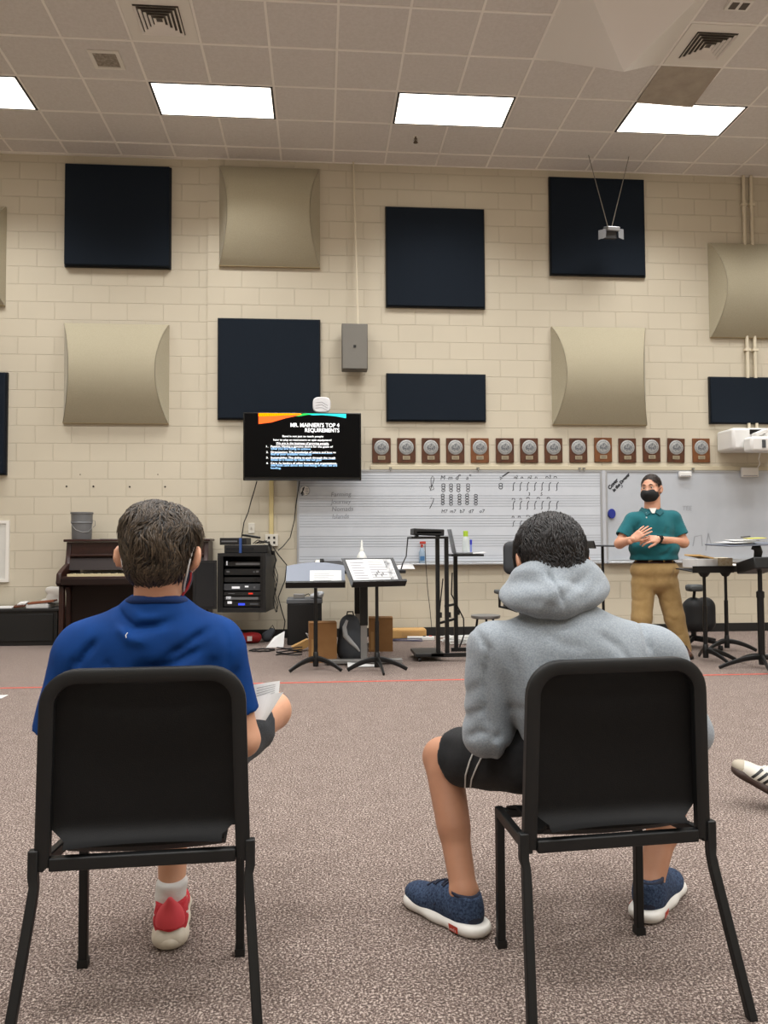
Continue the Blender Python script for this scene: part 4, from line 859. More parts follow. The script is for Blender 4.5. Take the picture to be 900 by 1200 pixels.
# spray bottle on the marker tray
P = at(494.5, 660, D-.06); t = thing('cleaner_spray', 'clear blue spray bottle with red trigger on the whiteboard tray', 'bottle', (P.x, D-.068, ZB+.001)); 
B(True).lathe([(0, 0), (.034, 0), (.036, .02), (.036, .12), (.022, .16), (.012, .185)], n=16, sy=.75).build('body', mat('spray blue', '#9fb4c8', .15, alpha=.75), t, smooth=True); B(True).bx(-.026, .026, -.0295, -.027, .03, .08).build('label_band', mat('spray label', '#3d6d9c', .5), t)
B(True).lathe([(.013, .18), (.015, .21), (.01, .215)], n=12).build('collar', mat('spray red', '#b03a30', .4), t); B(True).box((.01, 0, .235), (.07, .022, .03)).build('trigger_head', mat('spray red', '#b03a30', .4), t, bevel=.005)
# ============================================================ PIANO AND LEFT SIDE
pw_ = mat('piano wood', '#341711', .4, noise=(7, '#200e09', .9)); pwd = mat('piano dark', '#1c0d09', .5, spec=.3); ivo = mat('piano keys', '#cfc29c', .35)
xl, xr = at(77, 640, 8.75).x, at(249, 640, 8.9).x-.07; zt = at(90, 632, 8.8).z; zk = at(70, 676, 8.4).z; x0k = at(65, 690, 8.4).x; yb = 9.08; yf = 8.72
t = thing('upright_piano', 'dark brown upright piano against the wall behind the boy in blue', 'piano', ((xl+xr)/2, 8.8, 0))
def side(x, w): 
    poly = [(yb, 0), (yb, zt-.03), (yf+.02, zt-.03), (yf+.0, zk+.22), (yf-.03, zk+.13), (8.48, zk+.06), (8.42, zk+.03), (8.4, zk-.07), (8.44, zk-.1), (yf-.02, zk-.13), (yf+.02, zk-.2), (yf+.02, 0)]
    B().prism(poly, x, x+w, lambda u, v, q: (q, u, v)).build('side_panel', pw_, t, bevel=.006)
side(x0k, .05); side(xr-.0, .05)
B().bx(x0k-.02, xr+.07, yf-.03, yb, zt-.028, zt).build('lid', pw_, t, bevel=.008)
B().bx(x0k+.05, xr, yf+.02, yf+.04, zk+.23, zt-.03).build('upper_panel', pw_, t); B().bx(x0k+.05, xr, yf-.02, yf+.03, zk+.205, zk+.23).build('music_ledge', pw_, t, bevel=.004)
b = B(); b.raw([(x, y, z) for x in (x0k+.05, xr) for y, z in ((yf+.01, zk+.205), (yf-.06, zk+.06), (yf-.04, zk+.06), (yf+.03, zk+.205))], [(0, 1, 5, 4), (1, 2, 6, 5), (2, 3, 7, 6), (3, 0, 4, 7), (3, 2, 1, 0), (4, 5, 6, 7)]); b.build('fallboard', pwd, t)
B().bx(x0k+.05, xr, 8.42, yf-.02, zk-.09, zk+.0).build('key_bed', pw_, t, bevel=.006); B().bx(x0k+.05, xr, 8.4, 8.43, zk-.085, zk-.02).build('key_slip', pwd, t, bevel=.004)
ks = B().bx(x0k+.1, xr-.05, 8.45, yf-.06, zk, zk+.025).build('white_keys', ivo, t); b = B(); n = 52; dw = (xr-x0k-.15)/n
for k in range(n-1):
    if k % 7 not in (1, 4): b.bx(x0k+.1+dw*(k+1)-.005, x0k+.1+dw*(k+1)+.005, 8.52, yf-.06, zk+.025, zk+.036)
b.build('black_keys', bm, ks)
B().bx(x0k+.05, xr, yf+.04, yf+.06, .1, zk-.09).build('lower_panel', pwd, t); B().bx(x0k+.05, xr, yf+.02, yb-.02, .02, .1).build('bottom_board', pw_, t)
for x in (x0k+.01, xr): B().bx(x, x+.05, 8.47, 8.53, .05, zk-.1).build('leg', pw_, t, bevel=.006); B().bx(x, x+.05, 8.44, yf+.02, 0, .05).build('toe_block', pw_, t)
b = B(); 
for k in range(3): B().box(((x0k+xr)/2-.1+.1*k, yf-.0, .06), (.04, .1, .015)).build('pedal', mat('pedal brass', '#a58a4a', .3, metal=.8), t, bevel=.004)
P = at(150, 629, 8.8); B().bx(at(118, 630, 8.9).x, at(139, 630, 8.9).x, 8.86, 8.98, zt, zt+.004).build('lid_hinge', mat('grey gloss', '#55565c', .2), t)
# bucket
c = Vector((at(94.5, 630, 8.8).x, 8.84, zt+.001)); gb = mat('bucket grey', '#6b6c6e', .45); k = 8.84/F_
t = thing('bucket', 'grey plastic bucket with wire handle standing on the piano', 'bucket', c)
B(True).lathe([(0, 0), (.1, 0), (.104, .01), (.108, .17), (.114, .175), (.114, .185), (.11, .19), (.113, .275), (.12, .278), (.12, .295), (.112, .295), (.1, .03), (0, .02)], n=28).build('pail', gb, t, smooth=True)
b = B(True); b.tube([(-.108, -.03, .2), (-.08, -.085, .15), (-.03, -.11, .1), (.04, -.112, .075), (.09, -.08, .08), (.112, -.03, .12), (.118, 0, .2)], .0035, 6); b.build('handle', steel, t)
b = B(True); b.tube([(.115, .0, .21), (.14, 0, .2), (.143, 0, .15), (.12, 0, .13)], .0035, 6); b.build('handle_ear', steel, t)
# low black cabinet and what lies on it
p = at(0, 757, 8.75); zc = at(40, 713, 8.75).z; xc = at(67, 730, 8.75).x
t = thing('low_cabinet', 'low wide black cabinet left of the piano cut by the left photo edge', 'cabinet', (xc-.8, 8.8, 0)); cabm = mat('cabinet black', '#111213', .5)
B().bx(xc-1.6, xc, 8.75, 9.1, .0, zc-.03).build('carcass', cabm, t, bevel=.004); B().bx(xc-1.62, xc+.02, 8.73, 9.12, zc-.03, zc).build('top', mat('cabinet top', '#1c1d1f', .4), t, bevel=.004)
for k in range(2): B().bx(xc-1.56+.78*k, xc-.82+.78*k, 8.735, 8.75, .05, zc-.06).build('door', cabm, t, bevel=.003)
def X9(x, Y=8.85): return at(x, 710, Y).x
x = X9(9); tag(B().bx(x-.25, X9(17), 8.76, 9.0, zc+.001, zc+.012).build('paper_stack', paper, loc=(x, 8.88, zc)), 'flat white papers at the left end of the low cabinet', 'paper')
x0, x1 = X9(18), X9(31); t = thing('brown_folder', 'brown leather folder lying open on the low cabinet', 'folder', ((x0+x1)/2, 8.85, zc+.001)); lb_ = mat('leather brown', '#5a2c1c', .5)
B().box(((x0+x1)/2, 8.86, zc+.03), (x1-x0, .2, .02), (.1, -.1, .1)).build('cover', lb_, t, bevel=.005); B().box(((x0+x1)/2+.02, 8.86, zc+.052), (x1-x0-.03, .17, .012), (.1, -.1, .1)).build('pages', paper, t)
x0, x1 = X9(34), X9(60); t = thing('paper_pile', 'pile of white papers with a brown cover on top next to the piano', 'paper pile', ((x0+x1)/2, 8.86, zc+.001))
B().bx(x0, x1, 8.76, 8.97, zc+.001, zc+.04).build('sheets', paper, t, bevel=.004); B().box(((x0+x1)/2+.02, 8.87, zc+.062), (x1-x0+.03, .2, .016), (0, -.09, .12)).build('cover', mat('cover rust', '#84482c', .6), t); B().box(((x0+x1)/2, 8.87, zc+.046), (x1-x0-.04, .18, .01), (0, -.03, .05)).build('loose_sheet', paper, t)
g = G((X9(40), 9.0, zc-.01), (X9(68), 9.1, zc+.26), .009); rr = random.Random(2)
for k in range(26): g.ell((X9(44+rr.random()*19), 9.05, zc+.03+rr.random()*.15), (.05, .02, .04), .015)
g.cut((0, 0, zc+.001), (0, 0, -1)); tag(g.build('plastic_bag', mat('bag white', '#cfcdc6', .35), smooth=0, loc=(X9(54), 9.05, zc)), 'crumpled white plastic bag between the paper pile and the wall', 'bag')
# small paper scrap at the left edge on the carpet
c = fl(-2, 817); tag(B().bx(c.x-.1, c.x+.045, c.y-.06, c.y+.06, .0015, .004).build('paper_scrap', paper, loc=c), 'white paper scrap on the carpet at the left photo edge', 'paper')
# ============================================================ RIGHT SIDE
p = fl(707, 752); p.y = 7.6
t4 = at(706, 640, 7.6); b = None
t = thing('music_stand', 'black music stand with flat desk between the hooded student and the teacher', 'music stand', (t4.x, 7.6, 0), 0, 'music stands')
B(True).box((0.02, 0, t4.z), (.27, .3, .012), (0, .02, 0)).build('desk', mat('stand black', '#222326', .5), t, bevel=.003); B(True).box((-.14, -.02, t4.z+.015), (.012, .3, .075), (0, -.3, 0)).build('lip', bm, t)
B(True).box((.03, -.02, t4.z+.010), (.22, .26, .004), (0, .02, 0)).build('inlay', gdk, t)
B(True).cyl((0, 0, .1), (0, 0, t4.z-.006), .014, 12).build('pole', bm, t, smooth=True); stand_legs(None, t, (PI*1.17, -PI*.17, PI/2), .25)
def flat_stand(lb, px, Y, py, w, d, rz, til, mdk, grp='music stands'):
    P = at(px, py, Y); t = thing('music_stand', lb, 'music stand', (P.x, Y, 0), rz, grp)
    B(True).box((0, 0, P.z), (w, d, .01), (til, 0, 0)).build('desk', mdk, t, bevel=.003); s, c = math.sin(til), math.cos(til)
    B(True).box((0, -d/2*c, P.z-d/2*s+.02), (w, .01, .06), (til, 0, 0)).build('lip', bm, t)
    B(True).lathe([(.03, P.z-.06), (.05, P.z-.03), (.05, P.z-.022), (.014, P.z-.07)][::-1], n=14).build('bracket', bm, t, smooth=True)
    B(True).cyl((0, 0, .1), (0, 0, P.z-.05), .0145, 12).build('pole', bm, t, smooth=True); B(True).cyl((0, 0, .1), (0, 0, .5), .019, 12).build('sleeve', bm, t, smooth=True)
    return t, P
sb = mat('stand black', '#222326', .5)
tA, PA = flat_stand('black flat music stand nearest the teacher, piled with papers and folders', 825, 6.9, 668, .38, .34, 0, .05, sb); stand_legs(None, tA, (PI*.42, -PI*.02, -PI*.4), .25)
tB, PB = flat_stand('black flat music stand behind the other paper covered stands at right', 850, 7.5, 668, .34, .3, 0, .03, sb); stand_legs(None, tB, (PI*1.1, -PI*.1, PI/2), .25)
mn = mat('manila', '#c9a26a', .7); ylw = mat('yellow pad', '#d8d25a', .7)
def slab(nm, lb, cat, px, Y, z, w, d, h, rz, m, til=0., tx=0., grp=None):
    c = Vector((at(px, 650, Y).x, Y, z+h/2)); o = B().box(c, (w, d, h), (tx, til, rz)).build(nm, m, loc=c); return tag(o, lb, cat, grp)
zA = PA.z+.012; 
slab('paper_pile', 'thick white paper pile at the left of the stand nearest the teacher', 'paper pile', 820, 6.88, zA+.014, .2, .24, .075, .1, paper)
slab('manila_folder', 'tan folder lying on top of the white paper pile nearest the teacher', 'folder', 819, 6.93, zA+.105, .16, .2, .012, .25, mn, .18)
slab('folder_stack', 'thick stack of tan folders and papers on the stand nearest the teacher', 'folder stack', 843.5, 6.9, zA+.014, .13, .24, .085, -.1, mat('manila pale', '#c4b08c', .7, noise=(40, '#e0dccd', .8)))
slab('loose_sheet', 'loose white sheet hanging over the right edge of the stand behind', 'paper', 856, 7.42, PB.z+.05, .22, .24, .006, .1, paper, -.05)
# tall wide stand at the right edge
P0 = fl(893, 783); Pd = at(872, 637, P0.y)
t = thing('conductor_stand', 'tall black conductor stand with wide grey top cut by the right photo edge', 'music stand', (P0.x, P0.y, 0))
B(True).box((.0, .1, Pd.z-.005), (.66, .42, .012), (.03, -.03, 0)).build('desk', gdk, t, bevel=.004)
B(True).box((.0, .02, Pd.z-.19), (.24, .3, .1), (-.2, 0, 0)).build('shelf_box', bmr, t, bevel=.01)
B(True).tube([(-.06, .0, Pd.z-.02), (-.03, -.02, Pd.z-.035), (-.02, -.02, Pd.z-.07), (-.02, 0, Pd.z-.14)], [.03, .035, .035, .03], 10).build('bracket', bm, t, smooth=True)
B(True).cyl((0, 0, .06), (0, 0, Pd.z-.13), .0185, 12).build('pole', bm, t, smooth=True); B(True).cyl((0, 0, .06), (0, 0, .62), .028, 12).build('sleeve', bm, t, smooth=True); B(True).lathe([(.033, .6), (.033, .65), (.02, .66)], n=12).build('clamp', bm, t, smooth=True)
stand_legs(None, t, (PI*1.0, -PI*.62, -PI*.1, PI/2), .36)
MC = MW[t.name]; zc = Pd.z+.004
def cslab(nm, lb, cat, x, y, dz, w, d, h, rz, m, ti=0.): c = MC @ Vector((x, y, zc+dz+h/2)); tag(B().box(c, (w, d, h), (.03, -.03+ti, rz)).build(nm, m, loc=c), lb, cat)
cslab('white_sheet', 'white sheets at the left of the tall conductor stand top', 'paper', -.2, .05, .004, .2, .26, .006, .2, paper)
cslab('white_sheet', 'white sheet overlapping the middle of the conductor stand top', 'paper', -.1, .1, .022, .22, .24, .006, -.2, paper, .05)
cslab('yellow_sheet', 'yellow sheet at the right on the conductor stand top', 'paper', -.07, -.06, .038, .15, .1, .006, .15, ylw)
cslab('pencil', 'dark pencil lying across the sheets on the conductor stand', 'pencil', -.12, .0, .05, .2, .008, .008, .7, bm)
# wheeled chair behind the teacher
c = fl(822, 760); c.y = 7.75; c.x = at(812, 700, 7.75).x
t = thing('office_chair', 'black wheeled chair with a grey armrest just behind the teacher', 'chair', c); seatg = mat('seat grey', '#4c4f50', .7); segb = mat('seat black', '#1d1f22', .6)
def star_base(t, rad=.28, n=5, a0=.3):
    for k in range(n):
        a = a0+2*PI*k/n; B(True).tube([(0, 0, .1), (math.cos(a)*rad*.6, math.sin(a)*rad*.6, .085), (math.cos(a)*rad, math.sin(a)*rad, .065)], [.028, .022, .018], 8, flat=.7).build('leg', bm, t, smooth=True)
        B(True).lathe([(0, -.015), (.026, -.015), (.026, .015), (0, .015)], (math.cos(a)*rad, math.sin(a)*rad, .0265), 14, axis='x').build('castor', bmr, t)
    B(True).cyl((0, 0, .08), (0, 0, .3), .026, 12).build('column', bm, t, smooth=True)
star_base(t)
z0, z1 = at(812, 741, 7.7).z, at(812, 702, 7.7).z
g = G((-.16, -.22, z0-.05), (.22, .25, z1+.05), .012); g.cap((-.02, -.05, z0+.1), (-.02, -.05, z1-.08), .1, .1, .02).cap((.1, -.05, z0+.1), (.1, -.05, z1-.08), .1, .1, .02).cap((.04, .1, z0+.1), (.04, .1, z1-.1), .11, .1, .03)
o = g.mesh(2); b = B(True); b.v = o[0].tolist(); b.f = [tuple(q) for q in o[1].tolist()]; b.build('seat', segb, t, smooth=2)
za = at(805, 689, 7.65).z; B(True).box((-.03, -.1, za), (.16, .12, .07)).build('armrest', seatg, t, bevel=.025); B(True).cyl((-.03, -.06, z1-.05), (-.03, -.1, za-.03), .015, 10).build('arm_post', bm, t, smooth=True)
# tall backed chair behind the hooded student
Pc = at(614, 652, 7.75); t = thing('office_chair', 'tall backed black chair mostly hidden behind the hooded student', 'chair', (Pc.x, 7.75, 0)); star_base(t, .28, 5, .6)
g = G((-.3, -.13, .6), (.3, .13, 1.25), .012); zb0, zb1 = at(614, 672, 7.7).z, at(614, 634, 7.7).z
for s in (-1, 1): g.cap((s*.14, 0, zb0+.06), (s*.14, .02, zb1-.07), .075, .07, .03, flat=((0, 1, 0), .45))
g.cap((0, .01, zb0+.06), (0, .03, zb1-.06), .12, .11, .05, flat=((0, 1, 0), .3))
o = g.mesh(2); b = B(True); b.v = o[0].tolist(); b.f = [tuple(q) for q in o[1].tolist()]; b.build('backrest', mat('chair back', '#2b2e32', .6), t, smooth=2)
B(True).box((0, -.26, .47), (.46, .46, .09)).build('seat', segb, t, bevel=.03); B(True).bar((0, -.03, .45), (0, .03, zb0+.12), .07, .02).build('back_support', bm, t); B(True).box((0, -.12, .39), (.1, .3, .08)).build('seat_mount', bm, t); B(True).cyl((0, 0, .28), (0, 0, .4), .022, 10).build('gas_lift', bm, t)
za = at(560, 724, 7.6).z; B(True).box((-.3, -.2, .6), (.06, .26, .04)).build('armrest', seatg, t, bevel=.015); B(True).tube([(-.2, -.2, .44), (-.3, -.2, .46), (-.3, -.2, .59)], .014, 8).build('arm_post', bm, t, smooth=True)
P = at(560, 727, 7.9); t = thing('metal_stool', 'small grey metal stool half hidden behind the hooded student near the cart', 'stool', (P.x+.08, 7.9, 0)); zq = at(560, 721, 7.9).z
B(True).lathe([(0, zq-.03), (.14, zq-.03), (.15, zq-.02), (.15, zq), (0, zq)], n=20).build('seat', steel, t, smooth=True)
for k in range(3): a = 2*PI*k/3+.4; B(True).cyl((.09*math.cos(a), .09*math.sin(a), zq-.03), (.14*math.cos(a), .14*math.sin(a), 0), .012, 8).build('leg', bm, t, smooth=True)
# ============================================================ FOREGROUND CHAIRS
cf = mat('chair frame', '#101112', .5, spec=.4, bump=(300, .06)); cs = mat('chair shell', '#060607', .6, spec=.25, bump=(350, .12), noise=(30, '#080809', .7)); cap_ = mat('foot cap', '#0b0b0b', .6)
def make_chair(lb, loc, rz):
    t = thing('student_chair', lb, 'chair', loc, rz, 'black student chairs in the foreground')
    zt, hb, ht, rc = .795, .2215, .212, .068
    P = [(-hb, .004, .372)] + [(-hb+(hb-ht)*k/4, .004-.012*k/4, .372+(zt-rc-.372)*k/4) for k in range(1, 5)]
    P += [(-ht+rc-rc*math.cos(a), -.008-.004*math.sin(a), zt-rc+rc*math.sin(a)) for a in np.linspace(.2, PI/2, 8)]
    Q = [(-x, y, z) for x, y, z in P[::-1]]; P = P + [(0, -.012, zt)] + Q
    # squarish tube: wide face to the rear
    b = B(True); N = len(P); V = []; pts = [Vector(p) for p in P]
    prof = [(a*1., c_*1.) for a, c_ in ((-.0125, -.009), (-.009, -.0125), (.009, -.0125), (.0125, -.009), (.0125, .009), (.009, .0125), (-.009, .0125), (-.0125, .009))]
    for i, p in enumerate(pts):
        tg = (pts[min(i+1, N-1)]-pts[max(i-1, 0)]).normalized(); yv = Vector((0, 1, 0)); nx = tg.cross(yv).normalized(); yy = nx.cross(tg)
        V += [p+nx*u*1.3+yy*v for u, v in prof]
    n = 8; b.raw(V, [(i*n+k, i*n+(k+1) % n, (i+1)*n+(k+1) % n, (i+1)*n+k) for i in range(N-1) for k in range(n)]+[tuple(range(n))[::-1], tuple((N-1)*n+k for k in range(n))])
    b.build('back_frame', cf, t, smooth=True, ang=50)
    def shell(u, v):
        w = .209 if v < .86 else .209-.035*min(1, (v-.86)/.08)
        if v < .86: z = .778-(.778-.452)*v/.86; y = .012+.02*(1-(2*u-1)**2)+.004*math.sin(PI*v/.86)
        else:
            k = (v-.86)/.14; z = .452-.038*math.sin(k*1.3)/math.sin(1.3); y = .012+.02*(1-(2*u-1)**2)-.034*k**1.5
        r_ = .05; top = max(0, (.778-z)); xx = (2*u-1)*w
        if top < r_: xx *= (w-r_+math.sqrt(max(0, r_*r_-(r_-top)**2)))/w
        return (xx, y, z)
    B(True).grid(shell, 24, 34, thick=(0, .007, 0)).build('backrest', cs, t, smooth=True, ang=50)
    B(True).grid(lambda u, v: ((2*u-1)*.178, .004+.3*v, .371+.012*v+.008*abs(2*u-1)**2+.2*max(0, .17-v)-.03*max(0, v-.75)*4), 16, 16, thick=(0, 0, .009)).build('seat', cs, t, smooth=True, ang=50)
    b = B(True); b.bx(-.205, .205, -.012, .012, .363, .393); b.build('rear_rail', cf, t, bevel=.004)
    b = B(True); b.bx(-.2, .2, .28, .3, .345, .368); b.build('front_rail', cf, t, bevel=.003)
    for s in (-1, 1):
        B(True).bar((s*.226, -.008, .376), (s*.2, .3, .358), .02, .026).build('side_rail', cf, t, bevel=.003)
        # rear leg: short vertical top, kink, then splayed
        L = [(s*.238, -.004, .412), (s*.238, -.005, .352), (s*.2345, -.01, .335), (s*.2365, -.02, .30), (s*.262, -.118, .0)]
        b = B(True); V = []; pr = ((-.011, -.013), (.011, -.013), (.011, .013), (-.011, .013))
        for i, p in enumerate(L):
            wv = 1. if i not in (2,) else .9; V += [Vector(p)+Vector((u*wv, v*.8, 0)) for u, v in pr]
        b.raw(V, [(i*4+k, i*4+(k+1) % 4, (i+1)*4+(k+1) % 4, (i+1)*4+k) for i in range(4) for k in range(4)]+[(3, 2, 1, 0), (16, 17, 18, 19)])
        lg = b.build('leg', cf, t, bevel=.003)
        lf = B(True).bx(s*.2-.011, s*.2+.011, .282, .305, .012, .372).build('leg', cf, t, bevel=.003)
        B(True).bx(s*.2-.013, s*.2+.013, .28, .307, 0, .02).build('foot_cap', cap_, lf)
    return t
chair1 = make_chair('black student chair under the boy in the blue shirt', (-.402, 1.845, 0), .05)
chair2 = copy_tree(chair1); chair2.location = (.707, 1.852, 0); chair2.rotation_euler = (0, 0, .085); chair2['label'] = 'black student chair under the student in the grey hoodie'
# ============================================================ PEOPLE
def skin(name, col, dark): return mat(name, col, .5, spec=.35, noise=(9, dark, .45), sss=.08, bump=(220, .05))
skA, skB, skC = skin('skin fair', '#d3a184', '#c48d70'), skin('skin tan', '#b5856a', '#a3745a'), skin('skin pink', '#cf9d83', '#c08368')
def hairmat(name, dark, light):
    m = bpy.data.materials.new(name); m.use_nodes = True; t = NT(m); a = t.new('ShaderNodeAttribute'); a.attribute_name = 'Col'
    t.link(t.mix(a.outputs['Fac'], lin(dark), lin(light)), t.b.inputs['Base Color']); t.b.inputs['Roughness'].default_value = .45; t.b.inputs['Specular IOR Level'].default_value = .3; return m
def cloth(name, col, dark, sc=60, am=.6, bsc=700, bst=.15, sheen=.1): return mat(name, col, .85, spec=.2, noise=(sc, dark, am), bump=(bsc, bst), sheen=sheen)
class Head:
    """head in its own frame: +y is where the face looks, +z up"""
    eo = .0
    def __init__(s, c, e, sc=1.): s.c = Vector(c); s.e = Euler(e); s.R = s.e.to_matrix(); s.s = sc
    def p(s, x, y, z): return s.c + s.R @ Vector((x, y, z))*s.s
    def ell(s, g, c, r, k=.02, op='add', rot=None):
        R = s.R if rot is None else s.R @ Euler(rot).to_matrix(); g.ell(s.p(*c), [q*s.s for q in r], k*s.s, R.to_euler(), op); return s
    def cap(s, g, a, b, ra, rb, k=.01, op='add'): g.cap(s.p(*a), s.p(*b), ra*s.s, rb*s.s, k*s.s, op); return s
    def skull(s, g):
        s.ell(g, (0, -.012, .032), (.076, .097, .09)); s.ell(g, (0, .03, -.02), (.063, .07, .09), .03); s.ell(g, (0, .048, -.085), (.043, .042, .036), .03)
        s.cap(g, (0, .092, .004), (0, .112, -.03), .008, .013, .014); s.cap(g, (-.036, .083, .024), (.036, .083, .024), .011, .011, .015)
        for q in (-1, 1):
            s.ell(g, (q*.032, .103, .008), (.017, .018, .010), .01, 'sub'); s.ell(g, (q*.05, .058, -.03), (.022, .03, .026), .02); s.cap(g, (q*.009, .1, -.034), (q*.012, .094, -.034), .007, .006, .006)
            e = s.eo; s.ell(g, (q*(.083+e), -.014-e*.4, -.005), (.009, .023, .035), .008, rot=(0, 0, q*(.45+e*12))); s.ell(g, (q*(.094+e), .0, .0), (.008, .011, .018), .005, 'sub', rot=(0, 0, q*.45)); s.ell(g, (q*(.078+e*.6), -.008, -.03), (.01, .013, .013), .01)
        s.cap(g, (-.018, .096, -.062), (.018, .096, -.062), .006, .006, .01); s.cap(g, (-.015, .093, -.071), (.015, .093, -.071), .007, .007, .01); return s
    def eyes(s, parent):
        for q in (-1, 1):
            o = B().lathe([(.0125*s.s*math.sin(a), -.0125*s.s*math.cos(a)) for a in np.linspace(0, PI, 9)], s.p(q*.032, .078, .008), 14).build('eye', mat('eye white', '#b9aea4', .3), parent, smooth=2)
            b = B(); b.lathe([(0, 0), (.0055*s.s, 0), (.0055*s.s, .002*s.s), (0, .003*s.s)], s.p(q*.032, .0895, .006), 12, rot=s.R @ Euler((-PI/2, 0, 0)).to_matrix()); b.build('iris', mat('iris', '#2c1d14', .2), o)
def hand(wrist, d, up, side, curl=.5, spread=.12, sc=1., thumb=.6, m=1.):
    """right/left hand as its own fine grid: d = pointing direction, up = back of the hand, side = +1 thumb toward d x up"""
    d = Vector(d).normalized(); up = Vector(up); up = (up-d*up.dot(d)).normalized(); x = d.cross(up)*side; w = Vector(wrist)
    g = G(w-Vector((.2, .2, .2))*sc, w+Vector((.2, .2, .2))*sc, .0036*sc); P = lambda a, b, c: w+(x*a+d*b+up*c)*sc
    g.cap(P(0, -.03, 0), P(0, .02, 0), .026*sc, .028*sc, .01, flat=(up, .75))
    for i, (L, o) in enumerate(((.046, .031), (.051, .0105), (.048, -.0105), (.038, -.031))):
        kn = P(o, .088-.006*abs(i-1.2), 0); g.cap(P(o*.75, .01, 0), kn, .0155*sc, .0118*sc, .014*sc)
        a = spread*(1.4-i); dv = (d*math.cos(a)+x*math.sin(a)); p = kn; ang = curl*.6*(1+.12*i); r = .0098 if i < 3 else .0085
        for j, f in enumerate((1., .62, .5)):
            q = p+(dv*math.cos(ang)-up*math.sin(ang))*L*f*sc; g.cap(p, q, r*sc, (r-.0008)*sc, .0035*sc); p = q; ang += curl*(.75 if j == 0 else .5); r -= .0008
    t0 = P(.024, .018, -.006); t1 = P(.05, .048, -.014); td = (x*(1-thumb)*.8+d*.9-up*.35).normalized(); t2 = t1+td*.036*sc; t3 = t2+(td-up*.25).normalized()*.026*sc
    g.cap(t0, t1, .0165*sc, .0125*sc, .012*sc); g.cap(t1, t2, .0115*sc, .0105*sc, .004*sc); g.cap(t2, t3, .0105*sc, .0085*sc, .004*sc)
    return g.mesh(1)
def body_mesh(name, g, hands, m, parent):
    V, Q = g.mesh(2); b = B(); b.raw(V.tolist(), Q.tolist())
    for v, q in hands: b.raw(v.tolist(), q.tolist())
    return b.build(name, m, parent, smooth=2)
def hair_geo(g, hd, crown, n, length, r0, wav, seed=1, lift=.05, keep=None, down=.5, clump=.7, smooth=2):
    """short hair: the scalp mesh plus combed tapering locks that follow it away from the crown"""
    rg = np.random.default_rng(seed); V, Q = g.mesh(smooth); b = B(); b.raw(V.tolist(), Q.tolist()); col = [np.full(len(V), .18)]
    c = np.array(hd.c, np.float32); R = np.array(hd.R, np.float32); rad = np.array([.1, .118, .115], np.float32)*hd.s; Lc = (V-c) @ R
    kv = np.linalg.norm(Lc/rad, axis=1); pick = rg.integers(0, len(V), n*2); X = Lc[pick]; kk = kv[pick]
    if keep is not None: ok = keep(X/hd.s); X = X[ok]; kk = kk[ok]
    X = X[:n]; kk = kk[:n]; n = len(X); cr = np.array(crown, np.float32)*hd.s
    K = 6; P = np.zeros((n, K, 3), np.float32); P[:, 0] = X; L = length*(.6+.8*rg.random(n)); ph = rg.random(3)*6
    jit = rg.normal(0, .22, n)
    for j in range(1, K):
        p = P[:, j-1]; nr = p/rad**2; nr /= np.linalg.norm(nr, axis=1)[:, None]
        fl_ = (p-cr); fl_ /= np.linalg.norm(fl_, axis=1)[:, None]+1e-6; fl_ = fl_+np.array([0, 0, -down])
        tg = fl_-nr*(fl_*nr).sum(1)[:, None]; tg /= np.linalg.norm(tg, axis=1)[:, None]+1e-6; bt = np.cross(nr, tg)
        a = wav*(np.sin(p[:, 0]*58/clump+ph[0]+2*np.sin(p[:, 2]*37+1))+np.sin(p[:, 2]*51/clump+ph[1]+p[:, 1]*40)+.6*np.sin(p[:, 1]*66+p[:, 0]*45+ph[2]))+jit
        q = p+(tg*np.cos(a)[:, None]+bt*np.sin(a)[:, None])*(L/(K-1))[:, None]
        kq = np.linalg.norm(q/rad, axis=1); tgt = kk*(1+lift*math.sin(PI*min(1., .25+.75*j/(K-1)))*(.35+rg.random(n)*.65)); P[:, j] = q*(tgt/kq)[:, None]
    T = np.gradient(P, axis=1); T /= np.linalg.norm(T, axis=2)[:, :, None]+1e-9; N = P/rad**2; N /= np.linalg.norm(N, axis=2)[:, :, None]; S_ = np.cross(T, N); W = np.array([.75, 1., 1., .85, .6, .1], np.float32)*r0
    ring = np.stack([P+S_*W[None, :, None], P+N*W[None, :, None]*.7, P-S_*W[None, :, None]], 2)
    ring = c+(ring.reshape(-1, 3)) @ R.T; o = len(b.v); b.v += ring.tolist(); idx = np.arange(n*K*3).reshape(n, K, 3)+o
    for a, d in ((0, 1), (1, 2)):
        q = np.stack([idx[:, :-1, a], idx[:, :-1, d], idx[:, 1:, d], idx[:, 1:, a]], -1).reshape(-1, 4); b.f += [tuple(k) for k in q.tolist()]
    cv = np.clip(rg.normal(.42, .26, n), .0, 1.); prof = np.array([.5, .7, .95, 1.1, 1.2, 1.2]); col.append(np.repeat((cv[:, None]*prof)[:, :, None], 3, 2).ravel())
    cc = np.clip(np.concatenate(col), 0, 1); return b, np.stack([cc, cc, cc, np.ones_like(cc)], 1)
